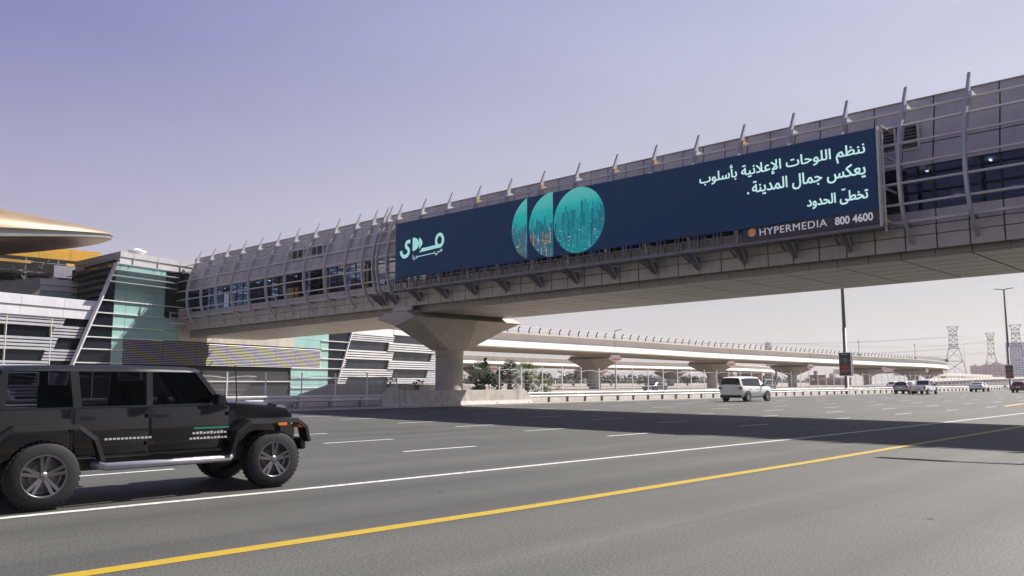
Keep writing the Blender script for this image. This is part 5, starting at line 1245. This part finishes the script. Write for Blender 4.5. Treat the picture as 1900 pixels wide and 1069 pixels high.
SEDAN = dict(st=[(-2.40,.5,.90,.94,.68,.80,.70),(-2.36,.40,1.02,1.06,.76,.88,.74),(-1.85,.34,1.03,1.10,.80,.91,.74),(-1.05,.32,.98,1.42,.80,.92,.62),(-.8,.30,.97,1.46,.80,.92,.62),(-.70,.30,.97,1.46,.80,.92,.62),(.1,.30,.95,1.46,.80,.92,.62),(.2,.30,.95,1.45,.80,.92,.62),(.4,.30,.94,1.42,.80,.92,.61),(1.15,.30,.93,.97,.80,.91,.74),(2.0,.32,.84,.88,.78,.87,.7),(2.4,.4,.7,.74,.66,.76,.6)],
   glass={2:'rear', 3:'side', 4:'side', 5:'side', 8:'front'}, ws=.92, r=.34, wheels=(-1.4,1.42), lamps=[(-2.40,-2.15,.52,.90,.80,.96)], mx=.62, mz=.96, handles=(-.6,.15), hz=.8, lz=.66, pz=.66, bz0=.34, bz1=.50)
G_R = 'cars driving away on the far lanes'; G_F = 'vehicles beyond the fence'
car('off_roader', 'large white off-roader driving away in front of the viaduct piers', 'car', (57.7, 32.35, 0), R(.5), P_PEARL, SUV, G_R)
s2 = dict(SEDAN); s2.update(plate=M['white'])
car('saloon_car', 'silver grey car half hidden behind the white pickup', 'car', (106.6, 37.5, 0), R(1.5), P_SILVER, HATCH, G_R)
car('saloon_car', 'white fastback car on its own left of the dark red car', 'car', (136.0, 37.2, 0), R(2.5), P_WHITE, SEDAN, G_R)
car('hatchback', 'dark red hatchback at the right edge of the road', 'car', (129.6, 30.2, 0), R(2.5), P_RED, HATCH, G_R)
# pickup
def pickup(loc, rz):
    t = thing('pickup', 'white pickup with a yellow number plate beside the silver car', 'pickup', loc, rz, G_R)
    mb = MB(); w_ = .88
    cab = [(2.55,.45),(2.55,.95),(1.5,1.08),(.75,1.70),(-.35,1.74),(-.55,1.10),(-.55,.45)]
    mb.prism(cab, lambda u, v, d: (u, d*(1 - .16*max(0, (v-1.08))/.65), v), -w_, w_); mb.build('cab', P_WHITE, t, bevel=.05)
    mb = MB()
    mb.box(-2.45,-.58,-w_,-w_+.07,.55,1.06); mb.box(-2.45,-.58,w_-.07,w_,.55,1.06); mb.box(-2.45,-2.39,-w_+.07,w_-.07,.55,1.06); mb.box(-.65,-.58,-w_+.07,w_-.07,.55,1.06); mb.box(-2.39,-.65,-w_+.07,w_-.07,.55,.62); mb.build('cargo_bed', P_WHITE, t, bevel=.02)
    mb = MB(); mb.prism([(-.51,1.14),(-.375,1.64),(-.36,1.64),(-.49,1.14)], lambda u, v, d: (u-.06, d, v), -.66, .66); mb.build('rear_window', CARGLASS, t)
    for s_ in (-1, 1):
        mb = MB(); mb.prism([(-.35,1.14),(1.2,1.14),(.70,1.62),(-.25,1.64)], lambda u, v, d: (u, s_*(d*(1 - .16*max(0,(v-1.08))/.65)), v), w_+.005, w_+.015); mb.build('side_window', CARGLASS, t)
        mb = MB(); mb.box(-2.48,-2.30, min(s_*.72, s_*.90), max(s_*.72, s_*.90), .70, 1.0); mb.build('tail_lamp', M['redlamp'], t)
        mb = MB(); mb.box(.75,.95, min(s_*.86, s_*1.1), max(s_*.86, s_*1.1), 1.08, 1.25); mb.build('mirror', M['black'], t, bevel=.03)
        mb = MB(); mb.box(2.4,2.57, min(s_*.45, s_*.82), max(s_*.45, s_*.82), .72, .9); mb.build('headlight', M['lens'], t)
    mb = MB(); mb.prism([(1.42,1.12),(.80,1.64),(.83,1.66),(1.46,1.13)], lambda u, v, d: (u+.03, d, v), -.66, .66); mb.build('windscreen', CARGLASS, t)
    mb = MB(); mb.box(-2.475,-2.455,-.36,.36,.58,.74); mb.build('number_plate', M['plate'], t)
    mb = MB(); mb.box(-2.6,-2.42,-.85,.85,.42,.55); mb.build('bumper', M['steel'], t, bevel=.02)
    mb = MB(); mb.box(-2.3,2.3,-.6,.6,.36,.54); mb.build('chassis', M['black'], t)
    for x in (-1.45,1.6):
        for s_ in (-1, 1): mb = MB(); mb.lathe([(.42,0),(.42,.012)], (x, s_*(w_+.002)-(.012 if s_ < 0 else 0), .40), 'y', 20); mb.build('wheel_arch', M['black'], t)
    add_wheels(t, (-1.45,1.6), 1.62, .36, .22, 6)
pickup((104.2, 34.55, 0), R(1.0))
for x, y, rz, p_, sp, lb in ((146, 53, 0, P_WHITE, HATCH, 'white car roof glimpsed behind the fence left of the silver car'), (106, 75.5, math.pi, P_GREY, SEDAN, 'dark car behind the fence right of the first near pier'), (112, 60, math.pi, P_GREY, SUV, 'dark grey car behind the fence just right of the off-roader'), (220, 62, 0, P_WHITE, SEDAN, 'tiny white car far away between the white fastback and dark red car')):
    car('parked_car', lb, 'car', (x, y, 0), rz, p_, sp, G_F)
car('parked_van', 'white car nose behind the fence at the left edge of the picture', 'car', (8.2, 48.6, 0), 0, P_WHITE, SUV, G_F)

# ---------------------------------------------------------------- black off-roader, near lane
JB = mat('black_car_paint', (.004,.004,.006), .07, var=.03, coat=.55, spec=.45); JT = mat('black_trim', (.007,.007,.008), .38, spec=.4); JG = mat_glass('smoked_glass', (.62,.62,.68), refl=.12, alpha=.72)
j = thing('off_roader', 'black boxy four door off-roader passing close by in the nearest lane', 'car', (4.37, 11.87, 0), R(.6), 'cars driving past on the near lanes')
mb = MB()
mb.prism([(-2.08,.58),(-2.08,1.225),(.70,1.25),(.82,1.20),(.82,.56)], lambda u, v, d: (u, d, v), -.77, .77)
for s_ in (-1, 1):
    mb.loft([[(-2.075,s_*.74,z),(-1.25,s_*.74,z),(-1.25,s_*(.795-.20*(z-.88)**2),z),(-2.04,s_*(.795-.20*(z-.88)**2),z),(-2.075,s_*.77,z)] for z in (.62,.72,.80,.88,.96,1.04,1.12,1.20)], smooth=True)
jb = mb.build('body', JB, j, bevel=.03)
mb = MB()
hood = [(.80,.74,.70,1.245,1.28),(1.1,.72,.70,1.225,1.265),(1.5,.66,.70,1.19,1.23),(1.82,.60,.70,1.14,1.18),(1.89,.58,.72,1.06,1.10)]
mb.loft([[(x,-w_,zb),(x,-w_,zs_),(x,-w_*.86,zt),(x,0,zt+.015),(x,w_*.86,zt),(x,w_,zs_),(x,w_,zb)] for x, w_, zb, zs_, zt in hood], smooth=True)
ho = mb.build('hood', JB, j); ho.modifiers.new('edges', 'EDGE_SPLIT').split_angle = R(35)
for y in (-.62, .62):
    mb = MB(); mb.beam((1.50, y, 1.20), (1.62, y, 1.18), .07, .05); mb.build('hood_latch', JT, j)
mb = MB()
for y in (-.3,.3): mb.box(1.0,1.25,y-.07,y+.07,1.262,1.272)
mb.build('hood_vent', JT, j)
mb = MB(); mb.box(1.89,1.93,-.58,.58,.66,1.08)
gr = mb.build('grille', JB, j, bevel=.02); mb = MB()
for k in range(7): mb.box(1.931,1.938,-.30+k*.1-.03,-.30+k*.1+.03,.74,.98)
mb.build('grille_slot', M['gap'], gr)
for s_ in (-1, 1):
    mb = MB(); mb.lathe([(.001,.03),(.09,.025),(.105,0)], (1.932, s_*.44, .90), 'x', 20); mb.build('headlight', M['lens'], j)
    # doors with handle, hinges and mirror
    y0 = s_*.775
    for x0, x1, nm in ((-.28,.80,'front'), (-1.22,-.32,'rear')):
        mb = MB(); yo = lambda z: .803 - .20*(z-.88)**2 - (.03 if z < .615 or z > 1.215 else 0)
        mb.loft([[(x0,s_*.76,z),(x1,s_*.76,z),(x1,s_*(yo(z)-.012),z),(x1-.02,s_*yo(z),z),(x0+.02,s_*yo(z),z),(x0,s_*(yo(z)-.012),z)] for z in (.60,.63,.72,.80,.88,.96,1.04,1.12,1.18,1.205,1.22)], smooth=True)
        dr_ = mb.build('door', JB, j); dr_.modifiers.new('edges', 'EDGE_SPLIT').split_angle = R(35)
        mb = MB(); mb.box(x0+.06,x0+.22, min(s_*.80,s_*.835), max(s_*.80,s_*.835), 1.07, 1.11); mb.build('handle', JT, dr_)
        for z in (.74,1.10): mb = MB(); mb.box(x1-.02,x1+.08, min(s_*.79,s_*.825), max(s_*.79,s_*.825), z-.025, z+.025); mb.build('hinge', JT, dr_)
    mb = MB(); mb.beam((.56, s_*.78, 1.25), (.56, s_*.95, 1.27), .04); mb.box(.50,.62, min(s_*.90,s_*1.08), max(s_*.90,s_*1.08), 1.22, 1.38); mb.build('mirror', JT, j, bevel=.03)
    # fender flares
    for xc, tp in ((1.475, .98), (-1.56, 1.02)):
        path = [(-.66,.56),(-.58,.84),(-.40,tp),(.36,tp),(.50,.88),(.56,.66)] if xc > 0 else [(-.62,.60),(-.54,.86),(-.36,tp-.02),(.36,tp-.02),(.56,.84),(.66,.56)]
        mb = MB(); P_ = [Vector(p) for p in path]; rings = []
        for i, p in enumerate(P_):
            t_ = (P_[min(i+1,len(P_)-1)] - P_[max(i-1,0)]).normalized(); nn_ = Vector((-t_.y, t_.x))
            a, b = p + nn_*.03, p - nn_*.025
            rings.append([(xc+a.x, s_*.70, a.y), (xc+a.x, s_*.93, a.y-.012), (xc+b.x, s_*.945, b.y-.015), (xc+b.x, s_*.70, b.y)])
        mb.loft(rings); mb.build('fender', JT, j)
    mb = MB(); mb.box(1.86,1.945, min(s_*.70,s_*.90), max(s_*.70,s_*.90), .86, .92); mb.build('turn_signal', M['amber'], j, bevel=.01)
    mb = MB(); mb.box(1.50,1.64, min(s_*.93,s_*.952), max(s_*.93,s_*.952), .905, .945); mb.build('turn_signal', M['amber'], j)
    # side step, pillars, windows
    mb = MB(); mb.tube([(-.95, s_*.70, .50), (-.85, s_*.86, .47), (.80, s_*.86, .47), (.92, s_*.70, .50)], .05, 10); mb.build('side_step', mat('step_metal', (.30,.30,.33), .3, metal=.6), j)
    mb = MB()
    yb, yt = .755, .66
    def side(poly, d0, d1): mb.prism(poly, lambda u, v, d: (u, s_*(d - (v-1.24)*.16), v), d0, d1)
    for poly in ([(.74,1.24),(.66,1.24),(.32,1.68),(.40,1.68)], [(-.34,1.235),(-.26,1.235),(-.26,1.68),(-.34,1.68)], [(-1.24,1.23),(-1.14,1.23),(-1.18,1.68),(-1.28,1.68)], [(-2.08,1.225),(-1.98,1.225),(-1.96,1.68),(-2.03,1.68)]): mb = MB(); side(poly, .70, .765); mb.build('pillar', JT, j)
    for poly in ([(.65,1.24),(-.255,1.24),(-.255,1.675),(.33,1.675)], [(-.345,1.24),(-1.135,1.24),(-1.175,1.675),(-.345,1.675)], [(-1.25,1.24),(-1.98,1.24),(-1.96,1.675),(-1.29,1.675)]):
        mb = MB(); side(poly, .735, .742); mb.build('side_window', JG, j)
    mb = MB(); mb.box(-2.115,-2.06, min(s_*.60,s_*.76), max(s_*.60,s_*.76), .92, 1.12); mb.build('tail_lamp', M['redlamp'], j, bevel=.01)
mb = MB(); rr = []
for x, zt, w_ in ((-2.06,1.70,.66),(-1.9,1.745,.67),(-.6,1.77,.675),(.2,1.755,.67),(.38,1.73,.66),(.44,1.70,.66)):
    rr.append([(x,-w_-.02,1.68),(x,-w_-.01,zt-.05),(x,-w_*.86,zt),(x,0,zt+.01),(x,w_*.86,zt),(x,w_+.01,zt-.05),(x,w_+.02,1.68)])
mb.loft(rr, smooth=True); ro = mb.build('roof', JT, j); ro.modifiers.new('edges', 'EDGE_SPLIT').split_angle = R(35)
mb = MB(); mb.prism([(.72,1.26),(.385,1.68),(.395,1.685),(.73,1.265)], lambda u, v, d: (u, d*(1-.12*(v-1.24)), v), -.70, .70); mb.build('windscreen', JG, j)
mb = MB(); mb.beam((.76,-.74,1.26),(.76,.74,1.26),.05,.05); mb.build('cowl', JT, j)
mb = MB(); mb.box(-2.075,-2.065,-.6,.6,1.26,1.66); mb.build('rear_window', CARGLASS, j)
mb = MB(); mb.box(-1.9,.55,-.72,.72,1.215,1.22); mb.box(-.35,-.2,-.6,-.15,1.0,1.56); mb.box(-.35,-.2,.15,.6,1.0,1.56); mb.box(-1.3,-1.15,-.6,.6,1.0,1.5); mb.build('seats', M['gap'], j, bevel=.02)
mb = MB(); mb.box(1.96,2.06,-.80,.80,.52,.70); mb.box(1.86,2.0,-.4,.4,.54,.66); mb.build('bumper', JT, j, bevel=.03)
mb = MB(); mb.box(-2.28,-2.10,-.84,.84,.52,.68); mb.build('bumper', JT, j, bevel=.03)
mb = MB(); mb.box(-2.0,2.0,-.66,.66,.42,.60); mb.box(-1.95,-1.0,-.70,.70,.6,.95); mb.box(1.0,1.95,-.62,.62,.55,.9); mb.beam((1.475,-.75,.40),(1.475,.75,.40),.11); mb.beam((-1.56,-.75,.40),(-1.56,.75,.40),.12); mb.build('chassis', M['gap'], j)
jw = MB(); jw.lathe([(.26,-.13),(.37,-.13),(.405,-.10),(.405,.10),(.37,.13),(.26,.13),(.26,-.13)], axis='y', n=40, cap=False)
for k in range(40):
    a = 2*math.pi*k/40
    for y in (-.105,.055): jw.hexa([(math.cos(a+q)*rr_, y+dy, math.sin(a+q)*rr_) for rr_ in (.39,.415) for q, dy in ((-.05,0),(.05,0),(.05,.05),(-.05,.05))])
w0 = jw.build('wheel', M['rubber'], j, loc=(1.475,-.79,.412))
jr = MB(); jr.lathe([(.262,-.125),(.245,-.135),(.235,-.11),(.235,-.03),(.20,-.02)], axis='y', n=36, cap=False); jr.lathe([(.001,-.10),(.055,-.10),(.06,-.05)], axis='y', n=16)
for k in range(5):
    for dq in (-.16,.16):
        a = 2*math.pi*k/5 + .3; jr.beam((math.cos(a+dq*1.2)*.05,-.085,math.sin(a+dq*1.2)*.05),(math.cos(a+dq)*.245,-.11,math.sin(a+dq)*.245),.04,.03,upv=(0,1,0))
jr.build('rim', mat('dark_alloy', (.17,.17,.18), .32, metal=.8), w0)
jh = MB(); jh.lathe([(.235,.02),(.235,.03),(.001,.035)], axis='y', n=30); jh.lathe([(.15,-.02),(.15,.0)], axis='y', n=24); jh.build('brake_disc', M['steel_dk'], w0)
for x, s_ in ((1.475,1),(-1.56,-1),(-1.56,1)): dup(w0, j, (x, s_*.79, .412), .0 if s_ < 0 else math.pi)
dup(w0, j, (-2.32, 0, 1.02), R(-90))
# company lettering on the doors, too small and blurred to read: thin green and white lines
mb = MB(); mb.box(.30,.80,-.806,-.80,.895,.918); mb.build('green_stripe', mat('green_print', (.01,.20,.10), .5), j)
WPR = mat('white_print', (.45,.45,.45), .5)
for z, x0, n_, hh in ((.825,.28,10,.035),(.755,.24,11,.030)):
    mb = MB()
    for k in range(n_): mb.box(x0+k*.05, x0+k*.05+.036, -.8055,-.797, z, z+hh*(.7+.3*((k*7)%3)/2))
    mb.build('printed_letters', WPR, j)
mb = MB()
for k in range(12): mb.box(-.86+k*.05,-.86+k*.05+.036,-.8055,-.797,.80,.825)
mb.build('printed_letters', WPR, j)
mb = MB(); mb.tube([(1.0,-.62,1.2),(.95,-.63,1.78)], .008, 6); mb.build('antenna', JT, j)

# ---------------------------------------------------------------- dusty air
hz = MB(); hz.box(-200, 1600, -200, 900, -1.1, 90); ho_ = hz.build('haze', mat('haze_surface', (1,1,1))); ho_['kind'] = 'stuff'
hm_ = bpy.data.materials.new('dusty_air'); hm_.use_nodes = True; n = hm_.node_tree.nodes; n.clear(); o_ = n.new('ShaderNodeOutputMaterial'); v_ = n.new('ShaderNodeVolumePrincipled')
v_.inputs['Color'].default_value = (.93, .91, .95, 1); v_.inputs['Density'].default_value = 0.00016; v_.inputs['Anisotropy'].default_value = 0.3
hm_.node_tree.links.new(v_.outputs[0], o_.inputs['Volume']); ho_.data.materials.clear(); ho_.data.materials.append(hm_)
